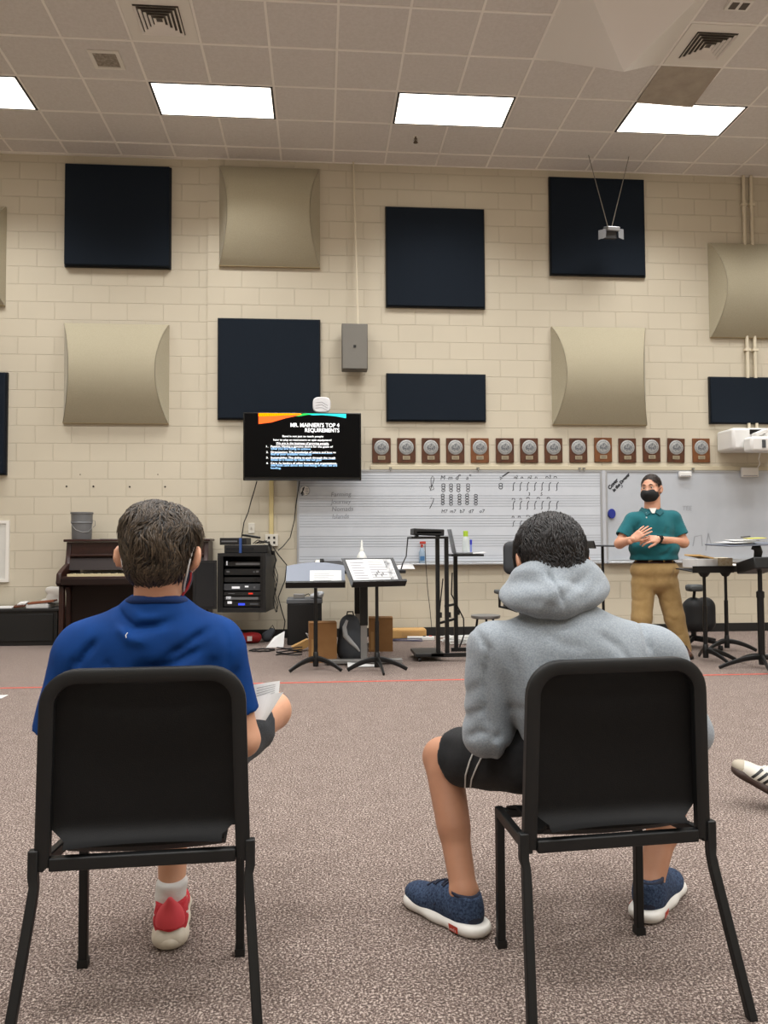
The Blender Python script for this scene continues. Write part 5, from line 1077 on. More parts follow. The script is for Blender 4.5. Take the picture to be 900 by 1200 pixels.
# ------------------------------------------------------------ shoes
def shoe(parent, M, upm, solem, lacem, colm, sc=1., heelm=None, top=.105, runner=False, accent=None, name='shoe'):
    """shoe in its own frame: heel at the origin, toe along +y; M places it"""
    def put(b, nm, mt, par, **kw): b.xf(M @ Matrix.Scale(sc, 4)); return b.build(nm, mt, par, **kw)
    g = G((-.08, -.03, -.01), (.08, .32, .16), .0045)
    g.ell((0, .048, .052), (.039, .05, .058), .02).ell((0, .11, .048), (.041, .08, .052), .03).ell((0, .205, .034), (.047, .078, .036), .03).cap((0, .055, .06), (0, .05, top-.012), .039, .036, .02).cap((0, .095, .07), (0, .14, .055), .035, .034, .02)
    g.cut((0, 0, .016), (0, 0, -1)); g.cap((0, .068, .085), (0, .06, .19), .027, .034, .008, 'sub'); g.cut((0, .05, top), (0, -.25, 1))
    V, Q = g.mesh(2); b = B(); b.raw(V.tolist(), Q.tolist()); bv = BVHTree.FromPolygons(V.tolist(), Q.tolist()); root = put(b, name, upm, parent, smooth=2)
    h = G((-.09, -.04, -.02), (.09, .34, .06), .0045); f = ((0, 0, 1), .55); th = .036 if runner else .03
    h.cap((0, .04, .016), (0, .14, .014), .045, .043, .02, flat=f).cap((0, .14, .014), (0, .228, .017), .043, .052, .03, flat=f).cap((0, .02, .02), (0, .06, .02), .043, .044, .02, flat=f).cut((0, 0, 0), (0, 0, -1)).cut((0, .05, th), (0, -.06, 1), .004)
    V, Q = h.mesh(2); b = B(); b.raw(V.tolist(), Q.tolist()); sv = BVHTree.FromPolygons(V.tolist(), Q.tolist()); put(b, 'sole', solem, root, smooth=2)
    b = B()
    for k in range(5):
        y = .108+.018*k; w = .024-.002*k; pts = []
        for u in np.linspace(-1, 1, 7):
            q = bv.ray_cast(Vector((u*w, y+(.006 if k % 2 else -.006)*u, .3)), Vector((0, 0, -1)))[0]
            if q is not None: pts.append(q+Vector((0, 0, .002)))
        if len(pts) > 2: b.tube(pts, .0032, 6)
    b.tube([(0, .1, .085), (-.02, .09, .1), (-.034, .1, .088), (-.012, .105, .085)], .0026, 5); b.tube([(0, .1, .085), (.02, .092, .1), (.034, .102, .086), (.012, .105, .085)], .0026, 5); b.tube([(0, .102, .086), (-.03, .12, .07), (-.046, .13, .05)], .0026, 5)
    put(b, 'laces', lacem, root, smooth=True)
    b = B(); pts = []
    for k in range(20):
        a = 2*PI*k/20; pts.append((.034*math.cos(a), .056+.036*math.sin(a), top-.006+.009*-math.cos(a+PI/2)*-1*-.6))
    b.tube(pts, .0065, 6, closed=True); put(b, 'collar', colm, root, smooth=2)
    def side(pts, m_, nm, w=.003, off=.0012, onsole=False):
        """flat mark following the side of the shoe: list of (y, z, side) polylines with half widths"""
        for pl in pts:
            b = B(); V = []
            for y, z, s, hw in pl:
                row = []
                for dz in (-hw, hw):
                    q = (sv if onsole else bv).ray_cast(Vector((s*.2, y, z+dz)), Vector((-s, 0, 0)))
                    row.append((q[0]+q[1]*off) if q[0] is not None else None)
                if None not in row: V.append(row)
            if len(V) < 2: continue
            b.raw([p for r_ in V for p in r_], [(2*i, 2*i+1, 2*i+3, 2*i+2) for i in range(len(V)-1)]); put(b, nm, m_, root)
    return root, side, bv, sv, put
def heading(p, ang, pitch=0.): return Matrix.Translation(p) @ Matrix.Rotation(ang, 4, 'Z') @ Matrix.Rotation(pitch, 4, 'X')
# ------------------------------------------------------------ boy in the blue shirt
Y = 2.02
per = thing('person', 'seated boy in a blue T-shirt with brown hair, seen from behind', 'person', (-.42, 2.1, 0))
hA = Head(at(189, 652, 2.02), (-.22, .03, -.13), .94); hA.eo = .02
sL, sR = at(92, 768, 2.03), at(260, 764, 2.05); eL, eR = at(72, 884, 2.06), at(285, 867, 2.06); wL, wR = at(120, 850, 2.32), at(262, 835, 2.30)
hipL, hipR = Vector((-.52, 2.04, .53)), Vector((-.33, 2.06, .53)); knL = Vector((-.45, 2.47, .5)); anL = Vector((-.418, 2.27, .1)); knR = at(319, 833, 2.44); anR = Vector((-.44, 2.47, .615))
nb, nt = at(184.5, 709, 2.03), hA.p(0, -.02, -.06)
g = G((-.85, 1.84, .0), (.06, 2.75, 1.3), .0062)
hA.skull(g); g.cap(nb, nt, .058, .054, .02)
g.ell(at(175, 790, 2.04), (.16, .095, .15), .04).ell(at(172, 870, 2.03), (.145, .1, .14), .05).ell((-.425, 2.05, .545), (.15, .105, .1), .05).cap(sL, sR, .05, .05, .04)
g.chain([sL, eL, wL], [.05, .041, .029], .015).chain([sR, eR, wR], [.05, .042, .029], .015)
g.chain([hipL, knL, anL], [.085, .056, .036], .02).cap(knL+Vector((0, -.05, -.1)), knL+Vector((.01, -.09, -.2)), .05, .045, .03).chain([hipR, knR], [.085, .056], .02).chain([knR, anR], [.056, .04], .015).cap(anR, anR+Vector((-.1, -.03, -.0)), .035, .03, .02).cap(anL, anL+Vector((-.012, .085, -.055)), .034, .027, .02)
hands = [hand(wR+(wR-eR).normalized()*.02, (-.25, .9, .1), (.3, -.2, .9), -1, .9), hand(wL+(wL-eL).normalized()*.02, (.5, .8, .1), (-.3, -.2, .9), 1, .9)]
body_mesh('body', g, hands, skA, per); hA.eyes(per)
# hair
g = G(hA.c-Vector((.16, .17, .17)), hA.c+Vector((.16, .17, .17)), .005)
hA.ell(g, (0, -.018, .036), (.086, .107, .1)); hA.ell(g, (0, -.056, -.024), (.07, .05, .056), .03); hA.ell(g, (-.03, -.03, .094), (.05, .06, .034), .03); hA.ell(g, (.04, -.01, .078), (.048, .06, .038), .03)
hA.ell(g, (0, .14, -.06), (.1, .12, .13), .02, 'sub')
for q in (-1, 1): hA.ell(g, (q*.1, -.005, -.035), (.034, .042, .052), .012, 'sub')
hm = hairmat('hair brown', '#120e0b', '#5d4f40')
g.cut(hA.p(0, -.05, -.075), hA.R @ Vector((0, .1, -1)))
b, cc = hair_geo(g, hA, (.015, -.02, .12), 8000, .046, .0017, .5, 5, .085, keep=lambda p: ~((p[:, 1] > .045) & (p[:, 2] < .05)) & ~((p[:, 2] < -.045) & (np.abs(p[:, 0]) > .062)), down=.55)
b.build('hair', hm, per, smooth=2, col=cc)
# face mask and its ear loop
mk = mat('mask navy', '#1f2438', .8); mkr = mat('mask red', '#a32a30', .8); mkw = mat('mask strap', '#d9d8d6', .8)
g = G(hA.c-Vector((.15, .15, .17)), hA.c+Vector((.15, .17, .12)), .006); hA.ell(g, (0, .048, -.045), (.074, .085, .066)); g.cut(hA.p(0, 0, -.002), hA.R @ Vector((0, -.1, 1))); g.cut(hA.p(0, .022, 0), hA.R @ Vector((0, -1, 0)))
ms = g.build('face_mask', mk, per)
B().tube([hA.p(.074, .035, -.035), hA.p(.074, .036, -.055), hA.p(.068, .036, -.08), hA.p(.056, .035, -.1)], .0035, 6).build('red_edge', mkr, ms, smooth=True)
for q in (-1, 1): B().tube([hA.p(q*.075, .04, -.02), hA.p(q*.085, .005, .018), hA.p(q*.094, -.03, .02), hA.p(q*.092, -.042, -.012), hA.p(q*.086, -.034, -.045), hA.p(q*.071, .0, -.075), hA.p(q*.06, .035, -.088)], .0026, 6).build('ear_loop', mkw, ms, smooth=True)
# T-shirt
blu = cloth('tee blue', '#093a7a', '#072c60', 9, .6, 900, .1, .0)
lo, hi = (-.85, 1.84, .45), (.06, 2.35, 1.05); g = G(lo, hi, .0055)
g.ell(at(176, 795, 2.03), (.19, .112, .165), .04).ell(at(173, 870, 2.03), (.168, .112, .15), .05).ell(at(171, 945, 2.03), (.17, .12, .12), .05)
g.cap(at(112, 762, 2.03), at(246, 757, 2.05), .066, .066, .05).cap(at(183, 745, 2.02), nb+Vector((0, 0, -.03)), .09, .068, .06)
g.cap(nb+Vector((0, 0, -.042)), at(98, 757, 2.03), .058, .05, .06).cap(nb+Vector((0, 0, -.042)), at(256, 752, 2.05), .058, .05, .06)
s2 = G(lo, hi, .0055); hl, hr = at(68, 858, 2.05), at(279, 836, 2.06)
s2.cap(at(94, 771, 2.03), hl, .069, .064).cut(hl-(hl-sL).normalized()*.0, (hl-sL)); g.d = G._smin(g.d, s2.d, .03)
s2 = G(lo, hi, .0055); s2.cap(at(258, 768, 2.05), hr, .067, .055).cut(hr, (hr-sR)); g.d = G._smin(g.d, s2.d, .03)
for h_, s_, r_ in ((hl, sL, .057), (hr, sR, .049)): d_ = (h_-s_).normalized(); g.cap(h_-d_*.04, h_+d_*.03, r_-.006, r_, 0, 'sub')
C = lambda pts, w, a: g.crease([at(x, y, 1.93) for x, y in pts], w, a, 1)
C([(128, 714), (140, 728), (156, 737), (180, 735), (205, 726)], .011, .016); C([(134, 728), (152, 748), (178, 752)], .014, -.009); C([(150, 716), (166, 724), (190, 722)], .009, -.004)
C([(192, 772), (216, 757), (244, 738)], .010, .013); C([(176, 789), (206, 777), (236, 760)], .011, .012); C([(158, 786), (180, 782), (205, 770)], .012, .008); C([(205, 762), (226, 750)], .01, -.004)
C([(84, 788), (96, 768), (112, 750)], .010, .012); C([(76, 800), (82, 770)], .008, .006); C([(262, 790), (264, 760), (258, 735)], .007, .006); C([(268, 820), (273, 785)], .01, .006); C([(56, 830), (66, 795)], .01, .006); C([(150, 790), (170, 778), (196, 790)], .016, .005); C([(120, 775), (135, 790)], .014, .005); C([(238, 800), (250, 770)], .013, .006)
g.cap(nb+Vector((0, .004, .0)), nb+Vector((0, .01, .06)), .058, .056, .0, 'sub')
g.wave(lambda x, y, z: np.sin(x*37+z*21)*np.sin(z*29-x*11+y*20), .0016)
sh = g.build('t_shirt', blu, per, smooth=1)
pts = [nb+Vector((.067*math.cos(a), -.001+.068*math.sin(a), .008-.011*math.sin(a))) for a in np.linspace(0, 2*PI, 28, endpoint=False)]
B().tube(pts, .0115, 8, closed=True).build('neck_band', mat('tee rib', '#0a2c60', .9, bump=(400, .3)), sh, smooth=2)
bv = g.bvh(); q = cast(bv, 148.5, 745); 
if q: p = [cast(bv, x, y, .0015) for x, y in ((149.5, 742), (147.5, 744.5), (148.5, 747.5))]; B().tube([k[0] for k in p if k], .0012, 5).build('white_thread', paper, sh)
# shorts
gry = cloth('shorts charcoal', '#3a3d42', '#2b2e32', 160, .9, 800, .2)
g = G((-.68, 1.88, .38), (.0, 2.55, .75), .0065); hemL = hipL.lerp(knL, .85); hemR = hipR.lerp(knR, .72)
g.ell((-.425, 2.05, .54), (.165, .115, .1), .04)
a = G((-.68, 1.88, .38), (.0, 2.55, .75), .0065); a.cap(hipL, hemL, .095, .076).cut(hemL, knL-hipL); g.d = G._smin(g.d, a.d, .03)
a = G((-.68, 1.88, .38), (.0, 2.55, .75), .0065); a.cap(hipR, hemR, .095, .08).cut(hemR, knR-hipR); g.d = G._smin(g.d, a.d, .03)
g.cap(hemR-(knR-hipR).normalized()*.03, hemR+(knR-hipR).normalized()*.02, .066, .068, 0, 'sub'); g.wave(lambda x, y, z: np.sin(x*60+z*33)*np.sin(z*47+y*40), .002)
g.build('shorts', gry, per)
# red running shoe, sock
redm = cloth('shoe red', '#c22f3a', '#d8525a', 90, .7, 500, .3, 0); cream = mat('sole cream', '#d8d0c0', .6, noise=(20, '#b9ae9c', .6)); wht2 = mat('shoe white', '#e4e2dd', .6)
redl = mat('lace red', '#d23a45', .7)
M = heading((-.409, 2.195, 0), .14)
rt, side, bv, sv, put = shoe(per, M, redm, cream, redl, redm, 1.04, runner=True)
g = G((-.07, -.04, .0), (.07, .07, .14), .005); g.ell((-.016, .016, .024), (.028, .034, .024), .012).ell((.016, .016, .024), (.028, .034, .024), .012).cut((0, 0, .004), (0, 0, -1)).cut((0, .035, 0), (0, 1, 0)); V, Q = g.mesh(2); b = B(); b.raw(V.tolist(), Q.tolist()); put(b, 'heel_counter', cream, rt, smooth=2)
g = G((-.05, -.04, .05), (.05, .08, .16), .005); g.ell((0, .03, .062), (.039, .04, .04), .01).cap((0, .018, .09), (0, .002, .122), .026, .01, .02).cut((0, .03, 0), (0, 1, 0)); g.cap((0, .068, .085), (0, .06, .19), .027, .034, .004, 'sub'); V, Q = g.mesh(1); b = B(); b.raw(V.tolist(), Q.tolist()); put(b, 'heel_tab', mat('heel red', '#e04a55', .6), rt, smooth=2)
for s in (-1, 1): side([[(.035, .075, s, .002), (.06, .062, s, .006), (.1, .05, s, .007), (.15, .048, s, .004), (.18, .055, s, .001)]], wht2, 'side_mark')
g = G(anL-Vector((.08, .09, .09)), anL+Vector((.08, .09, .1)), .005); g.cap(anL+Vector((-.008, -.01, -.045)), anL+Vector((.0, .008, .055)), .041, .043).cut(anL+Vector((0, 0, .052)), (0, -.1, 1)).cut(anL+Vector((0, 0, -.055)), (0, 0, -1)); g.wave(lambda x, y, z: np.sin(z*260), .0007); g.build('sock', mat('sock white', '#dddbd8', .9, bump=(300, .3)), per)
# other shoe, on the crossed leg (ankle resting over the far thigh)
rt, side, bv, sv, put = shoe(per, Matrix.Translation(anR+Vector((-.03, -.05, .03))) @ Matrix.Rotation(PI/2+.3, 4, 'Z') @ Matrix.Rotation(PI/2*.8, 4, 'Y') @ Matrix.Translation((0, -.02, -.06)), redm, cream, redl, redm, 1.0, runner=True)
# sheets of paper in his lap
def lap(nm, lb, pts, yy, m=paper, lines=6):
    P = [at(x, y, q)+Vector((.012, 0, .006)) for (x, y), q in zip(pts, yy)]; n = (P[1]-P[0]).cross(P[3]-P[0]).normalized(); n = n if n.y < 0 else -n; b = B(); f = lambda u, v: P[0].lerp(P[1], u).lerp(P[3].lerp(P[2], u), v)+n*.008*math.sin(PI*u)
    b.grid(f, 8, 8, thick=-n*.001); o = b.build(nm, m, loc=P[3]); tag(o, lb, 'paper', 'loose sheets held by the boy in blue'); b = B()
    for k in range(lines): v = .15+.1*k; b.grid(lambda u, w: f(.12+.7*u, v+.018*w)+n*.0015, 6, 1)
    if lines: b.build('print_text', toner, o)
lap('paper_sheet', 'rear printed white sheet sticking up beside the boy in blue', [(292, 805), (323, 800.5), (321, 822), (290, 838)], (2.2, 2.22, 2.2, 2.18))
lap('paper_sheet', 'front blank white sheet angled down over the knee of the boy in blue', [(291, 820), (327, 814), (306, 847), (292, 846)], (2.17, 2.18, 2.15, 2.15), lines=0)
# ------------------------------------------------------------ student in the grey hoodie
per = thing('person', 'seated student in a grey hoodie and black shorts, head bowed, seen from behind', 'person', (.68, 2.15, 0))
hB = Head(at(645, 662, 2.14), (-.55, .0, .05), .98); hB.eo = .012
sL, sR = at(577, 757, 2.08), at(774, 768, 2.1); eL, eR = at(570, 858, 2.1), at(806, 858, 2.12); wL, wR = at(640, 868, 2.36), at(735, 868, 2.38)
hipL, hipR = Vector((.615, 2.07, .518)), Vector((.825, 2.07, .518)); knL = at(518, 887, 2.42); anL = at(544, 1046, 2.235); knR = at(792, 900, 2.44); anR = at(761, 1040, 2.27)
nb, nt = at(655, 712, 2.1), hB.p(0, -.02, -.06)
g = G((.2, 1.88, 0), (1.15, 2.75, 1.28), .0062); hB.skull(g); g.cap(nb, nt, .058, .054, .02)
g.ell(at(676, 780, 2.08), (.165, .1, .15), .04).ell(at(700, 870, 2.06), (.15, .105, .15), .06).ell((.72, 2.07, .545), (.155, .11, .1), .05).cap(sL, sR, .05, .05, .04)
g.chain([sL, eL, wL], [.05, .041, .03], .015).chain([sR, eR, wR], [.05, .041, .03], .015)
for h_, k_, a_ in ((hipL, knL, anL), (hipR, knR, anR)):
    g.chain([h_, k_], [.09, .058], .02).cap(k_, a_, .054, .037, .02).cap(k_.lerp(a_, .12)+Vector((0, -.025, 0)), k_.lerp(a_, .5)+Vector((0, -.02, 0)), .046, .042, .03).cap(a_, a_+Vector((-.02 if h_ is hipL else .02, .08, -.06)), .034, .03, .02)
    g.ell(a_+Vector((.03, 0, .005)), (.012, .014, .014), .012).ell(a_+Vector((-.03, 0, .005)), (.012, .014, .014), .012)
hands = [hand(wL+(wL-eL).normalized()*.02, (.6, .75, 0), (-.2, -.2, .9), 1, .8), hand(wR+(wR-eR).normalized()*.02, (-.55, .75, 0), (.2, -.2, .9), -1, .8)]
body_mesh('body', g, hands, skB, per); hB.eyes(per)
g = G(hB.c-Vector((.16, .17, .17)), hB.c+Vector((.16, .17, .17)), .005)
hB.ell(g, (0, -.016, .034), (.089, .109, .102)); hB.ell(g, (0, -.06, -.04), (.07, .05, .055), .03); hB.ell(g, (0, .14, -.06), (.1, .12, .13), .02, 'sub')
for q in (-1, 1): hB.ell(g, (q*.1, -.005, -.03), (.033, .04, .05), .012, 'sub')
b, cc = hair_geo(g, hB, (.0, -.03, .12), 7500, .042, .0015, .22, 8, .1, keep=lambda p: ~((p[:, 1] > .05) & (p[:, 2] < .05)), down=.5)
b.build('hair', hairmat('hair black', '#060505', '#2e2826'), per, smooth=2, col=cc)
g = G(hB.c-Vector((.15, .15, .17)), hB.c+Vector((.15, .19, .12)), .006); hB.ell(g, (0, .048, -.045), (.078, .085, .066)); g.cut(hB.p(0, 0, -.002), hB.R @ Vector((0, -.1, 1))); g.cut(hB.p(0, .022, 0), hB.R @ Vector((0, -1, 0)))
ms = g.build('face_mask', mat('mask black', '#101113', .8), per)
for q in (-1, 1): B().tube([hB.p(q*.075, .04, -.02), hB.p(q*.086, .005, .014), hB.p(q*.092, -.028, .014), hB.p(q*.088, -.038, -.012), hB.p(q*.078, -.02, -.045), hB.p(q*.06, .035, -.088)], .004, 6).build('ear_loop', mat('mask black', '#101113', .8), ms, smooth=True)
# hoodie
hg = cloth('hoodie grey', '#9aa2a9', '#7b838b', 230, .9, 500, .25, .2)
lo, hi = (.2, 1.86, .42), (1.15, 2.55, 1.1); g = G(lo, hi, .006)
g.ell(at(672, 790, 2.06), (.195, .125, .17), .05).ell(at(690, 850, 2.055), (.182, .122, .15), .06).ell(at(705, 925, 2.075), (.18, .122, .11), .05)
g.cap(at(590, 765, 2.08), at(764, 768, 2.1), .072, .072, .05).cap(at(663, 748, 2.08), nb+Vector((0, 0, -.01)), .1, .075, .06).cap(nb+Vector((0, 0, -.05)), at(582, 762, 2.08), .055, .055, .05).cap(nb+Vector((0, 0, -.05)), at(768, 762, 2.1), .06, .055, .05)
s2 = G(lo, hi, .006); s2.chain([sL+Vector((.0, 0, -.01)), eL, wL], [.074, .062, .045], .02); g.d = G._smin(g.d, s2.d, .022)
s2 = G(lo, hi, .006); s2.chain([sR+Vector((-.005, 0, -.01)), eR, wR], [.076, .064, .045], .02); g.d = G._smin(g.d, s2.d, .022)
g.cut((0, 0, .46), (0, 0, -1))
C = lambda pts, w, a: g.crease([at(x, y, 1.95) for x, y in pts], w, a, 1)
C([(581, 868), (578, 840), (577, 800), (579, 765), (566, 742)], .009, .012); C([(590, 905), (584, 880), (600, 868)], .012, .008); C([(608, 930), (592, 892), (585, 872)], .012, -.007); C([(620, 900), (600, 890)], .01, .006)
C([(776, 772), (772, 752), (776, 735)], .009, .010); C([(700, 742), (730, 760), (752, 790)], .012, .006); C([(640, 742), (660, 756), (690, 760)], .014, .005); C([(600, 760), (612, 790), (616, 830)], .016, .005); C([(549, 842), (560, 822), (572, 806)], .012, .006); C([(548, 866), (562, 848), (576, 838)], .010, .006); C([(556, 880), (570, 868), (586, 872)], .010, .007); C([(556, 790), (561, 765), (566, 750)], .014, .004); C([(640, 770), (680, 778), (720, 768)], .02, .004)
C([(630, 770), (650, 800), (656, 850)], .02, .004); C([(716, 770), (708, 800)], .016, .005); C([(600, 840), (625, 835)], .014, .004)
g.wave(lambda x, y, z: np.sin(x*29+z*17)*np.sin(z*23-x*13+y*20), .002)
ho = g.build('hoodie', hg, per, smooth=1)
# hood lying on the back and round the neck
hc = at(650, 690, 2.1); g = G((.38, 1.9, .86), (.95, 2.35, 1.14), .0052)
g.ell(at(649, 693, 2.08), (.15, .105, .044), .03, (.34, -.11, 0)).ell(at(651, 682, 2.1), (.118, .092, .056), .05, (.3, -.08, 0)).ell(at(654, 671, 2.12), (.092, .08, .058), .04, (.3, 0, 0)).ell(at(650, 699, 2.03), (.105, .055, .034), .04, (.25, -.06, 0))
RG = []
for k in range(13):
    a = PI*k/12; RG.append(hc+Vector((.112*math.cos(a), .04-.085*math.sin(a), -.012+.056*math.sin(a))))
g.chain(RG[3:10], [.02]*7, .05); g.cap(at(650, 703, 2.0), at(657, 709, 1.99), .045, .026, .05)
g.ell(hB.p(0, .02, -.035), (.093, .1, .09), .01, hB.R.to_euler(), 'sub'); g.cap(nb+Vector((0, .05, -.04)), nb+Vector((0, .06, .12)), .07, .085, .02, 'sub')
CH_ = lambda pts, w, a: g.crease([at(x, y, 1.98) for x, y in pts], w, a, 1)
CH_([(648, 664), (648, 680), (654, 696), (660, 716)], .0055, .009); CH_([(592, 690), (618, 682), (648, 690)], .012, .003); CH_([(608, 706), (632, 706), (656, 714)], .012, .003); CH_([(664, 690), (690, 678), (706, 664)], .012, .003); CH_([(646, 680), (668, 682), (690, 690)], .01, .004); CH_([(600, 672), (625, 668), (645, 672)], .012, -.003); CH_([(670, 708), (694, 696), (712, 680)], .012, .003)
g.build('hood', hg, ho, smooth=1)
# shorts with white piping
bks = cloth('shorts black', '#101113', '#1b1c1f', 60, .8, 600, .2)
lo, hi = (.25, 1.9, .34), (1.1, 2.55, .66); g = G(lo, hi, .0062); g.ell((.72, 2.07, .54), (.172, .12, .1), .04); hemL = hipL.lerp(knL, .84); hemR = hipR.lerp(knR, .8)
for h_, k_, e_ in ((hipL, knL, hemL), (hipR, knR, hemR)): a = G(lo, hi, .0062); a.cap(h_, e_, .1, .086).cut(e_, (k_-h_)); g.d = G._smin(g.d, a.d, .03); d_ = (k_-h_).normalized(); g.cap(e_-d_*.02, e_+d_*.03, .07, .073, 0, 'sub')
g.wave(lambda x, y, z: np.sin(x*50+z*23)*np.sin(z*47+y*36), .0028); so = g.build('shorts', bks, per); bv = g.bvh()
for ln in (((556, 880), (551, 892), (546, 908), (545, 922), (547, 932)), ((568, 882), (560, 897), (553, 913), (551, 925), (553, 936), (560, 943)), ((547, 930), (552, 937), (560, 944), (568, 950))):
    P = [cast(bv, x, y, .002) for x, y in [((1-f)*a[0]+f*c[0], (1-f)*a[1]+f*c[1]) for a, c in zip(ln, ln[1:]) for f in (0, .34, .67)]+[ln[-1]]]; P = [k[0] for k in P if k]
    if len(P) > 2: B().tube(P, .0024, 6).build('piping', mat('piping white', '#d8d8d6', .7), so, smooth=True)
# navy trainers
nav = cloth('knit navy', '#43546f', '#1a2338', 150, 1., 400, .35, 0); nvd = mat('trainer navy', '#161d33', .75); sw = mat('sole white', '#dcdad4', .55); rl = mat('logo red', '#b5402f', .6)
def trainer(an, ang):
    p = Vector((an.x, an.y, 0))-Vector((-math.sin(ang), math.cos(ang), 0))*.062
    rt, side, bv, sv, put = shoe(per, heading(p, ang), nav, sw, nvd, nvd, 1.06, runner=True)
    g = G((-.06, -.03, .0), (.06, .12, .1), .005); g.ell((0, .05, .048), (.041, .052, .046), .01).cut((0, .095, .05), (0, 1, .35)).cut((0, 0, .026), (0, 0, -1)).cut((0, 0, .075), (0, -.5, 1)); V, Q = g.mesh(2); b = B(); b.raw(V.tolist(), Q.tolist()); put(b, 'heel_panel', nvd, rt, smooth=2)
    for s in (-1, 1):
        q = [sv.ray_cast(Vector((s*.2, y, z)), Vector((-s, 0, 0)))[0] for y, z in ((.036, .007), (.07, .007), (.07, .025), (.036, .025))]
        if None not in q:
            e = Vector((s*.003, 0, 0)); b = B(); b.quad(*[k+e for k in q]); o = put(b, 'logo_patch', rl, rt)
            u = (q[1]-q[0]).normalized()*s; v = (q[3]-q[0]).normalized(); b = B(); add_text(b, "Levi's", .0125, (q[0] if s > 0 else q[1])+e*1.8+u*.0015+v*.0035, u, v, bold=.0); b.xf(Matrix.Identity(4)); put(b, 'logo_text', wht2, rt)
trainer(anL, .62); trainer(anR, -.72)
# ------------------------------------------------------------ striped sneaker of someone outside the right edge
hp = fl(938, 955); snk = thing('sneaker', 'white leather sneaker with black side stripes at the right photo edge', 'shoe', hp)
lea = mat('leather white', '#c6c1b7', .5, noise=(12, '#b8b2a6', .5)); 
an_, pi_ = PI/2-.5, .46; tp = fl(855, 903, .135); dv = Vector((-math.sin(an_)*math.cos(pi_), math.cos(an_)*math.cos(pi_), math.sin(pi_))); hp2 = tp-dv*.292; hp2.z = .006; snk.location = (hp2.x, hp2.y, 0); MW[snk.name] = Matrix.Translation((hp2.x, hp2.y, 0)); M = heading(hp2, an_, pi_)
rt, side, bv, sv, put = shoe(snk, M, lea, mat('sole gum', '#35241d', .6), wht2, lea, 1.05, name='upper')
for s in (-1, 1): side([[(y0+.0, .03, s, .0), (y0-.002, .034, s, .004), (y0-.012, .05, s, .0045), (y0-.02, .062, s, .004)] for y0 in (.1, .122, .144)], blk, 'stripe')
def stripe(y0, s):
    V = []
    for z in np.linspace(.03, .072, 6):
        for w in (-.0055, .0055):
            q = bv.ray_cast(Vector((s*.2, y0+w-(z-.03)*.5, z)), Vector((-s, 0, 0)))
            if q[0] is None: return
            V.append(q[0]+q[1]*.0012)
    b = B(); b.raw(V, [(2*i, 2*i+1, 2*i+3, 2*i+2) for i in range(5)]); put(b, 'stripe', blk, rt)
for o in [k for k in rt.children if k.name.startswith('stripe')]: bpy.data.objects.remove(o)
for s in (-1, 1):
    for y0 in (.16, .182, .204): stripe(y0, s)
g = G((-.08, .15, -.01), (.08, .32, .1), .004); g.ell((0, .205, .034), (.0485, .0795, .0375), .02).cut((0, .238, .03), (0, -1, .25)).cut((0, 0, .016), (0, 0, -1)); V, Q = g.mesh(2); b = B(); b.raw(V.tolist(), Q.tolist()); put(b, 'toe_cap', mat('suede', '#a59c8c', .8), rt, smooth=2)
# ------------------------------------------------------------ teacher
YT_ = 7.25
per = thing('person', 'standing teacher in a teal polo, khaki trousers and black face mask, hands clasped', 'person', (at(770, 700, YT_).x, YT_, 0))
hT = Head(at(763, 573, 7.24), (-.02, .03, PI-.72), 1.1)
A_ = lambda x, y, Y=YT_: at(x, y, Y)
sR, sL = A_(741, 611), A_(789, 609, 7.26); eR, eL = A_(726, 637, 7.22), A_(801, 636, 7.22); wR, wL = A_(742, 632, 7.0), A_(771, 632, 7.0)
hiR, hiL = A_(754, 683), A_(781, 683); knR, knL = A_(752, 724, 7.24), A_(790, 723, 7.22); fR, fL_ = A_(752, 768, 7.24), A_(801.5, 766, 7.2); fR.z = fL_.z = .09
nb, nt = A_(764.5, 599), hT.p(0, -.02, -.06)
lo, hi = (A_(715, 600).x, 6.85, 0), (A_(815, 600).x, 7.5, 1.78); g = G(lo, hi, .0068); hT.skull(g)
g.cap(nb, nt, .076, .072, .02).ell(A_(766, 620), (.19, .12, .16), .05).ell(A_(766, 645), (.2, .14, .15), .05).ell(A_(767, 672), (.185, .135, .12), .05).cap(sR, sL, .06, .06, .04)
g.chain([sR, eR, wR], [.058, .047, .031], .02).chain([sL, eL, wL], [.058, .048, .031], .02)
for h_, k_, f_ in ((hiR, knR, fR), (hiL, knL, fL_)): g.chain([h_, k_, f_], [.095, .06, .042], .02).cap(f_, f_+Vector((0, -.09, -.05)), .035, .03, .02)
hands = [hand(wR, (.62, -.25, .55), (-.4, -.9, .35), 1, .28, .1, 1.0), hand(wL, (-.95, -.2, .05), (.2, -.75, .6), -1, .75, .06, 1.0)]
body_mesh('body', g, hands, skC, per); hT.eyes(per)
g = G(hT.c-Vector((.16, .17, .17)), hT.c+Vector((.16, .17, .17)), .005); hT.ell(g, (0, -.016, .036), (.08, .1, .093)); hT.ell(g, (0, .15, .03), (.13, .09, .085), .012, 'sub'); hT.ell(g, (0, .06, -.075), (.13, .09, .1), .01, 'sub'); g.cut(hT.p(0, -.05, -.06), hT.R @ Vector((0, .15, -1)))
for q in (-1, 1): hT.ell(g, (q*.085, .01, -.02), (.03, .034, .04), .01, 'sub')
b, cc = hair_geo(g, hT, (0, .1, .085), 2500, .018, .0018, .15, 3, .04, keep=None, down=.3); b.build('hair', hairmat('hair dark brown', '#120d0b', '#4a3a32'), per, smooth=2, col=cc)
for q in (-1, 1): B().tube([hT.p(q*.014, .098, .03), hT.p(q*.03, .1, .036), hT.p(q*.046, .088, .03)], [.003, .0045, .002], 6).build('eyebrow', mat('brow', '#2a1d17', .8), per, smooth=True)
mb = mat('mask black', '#101113', .8)
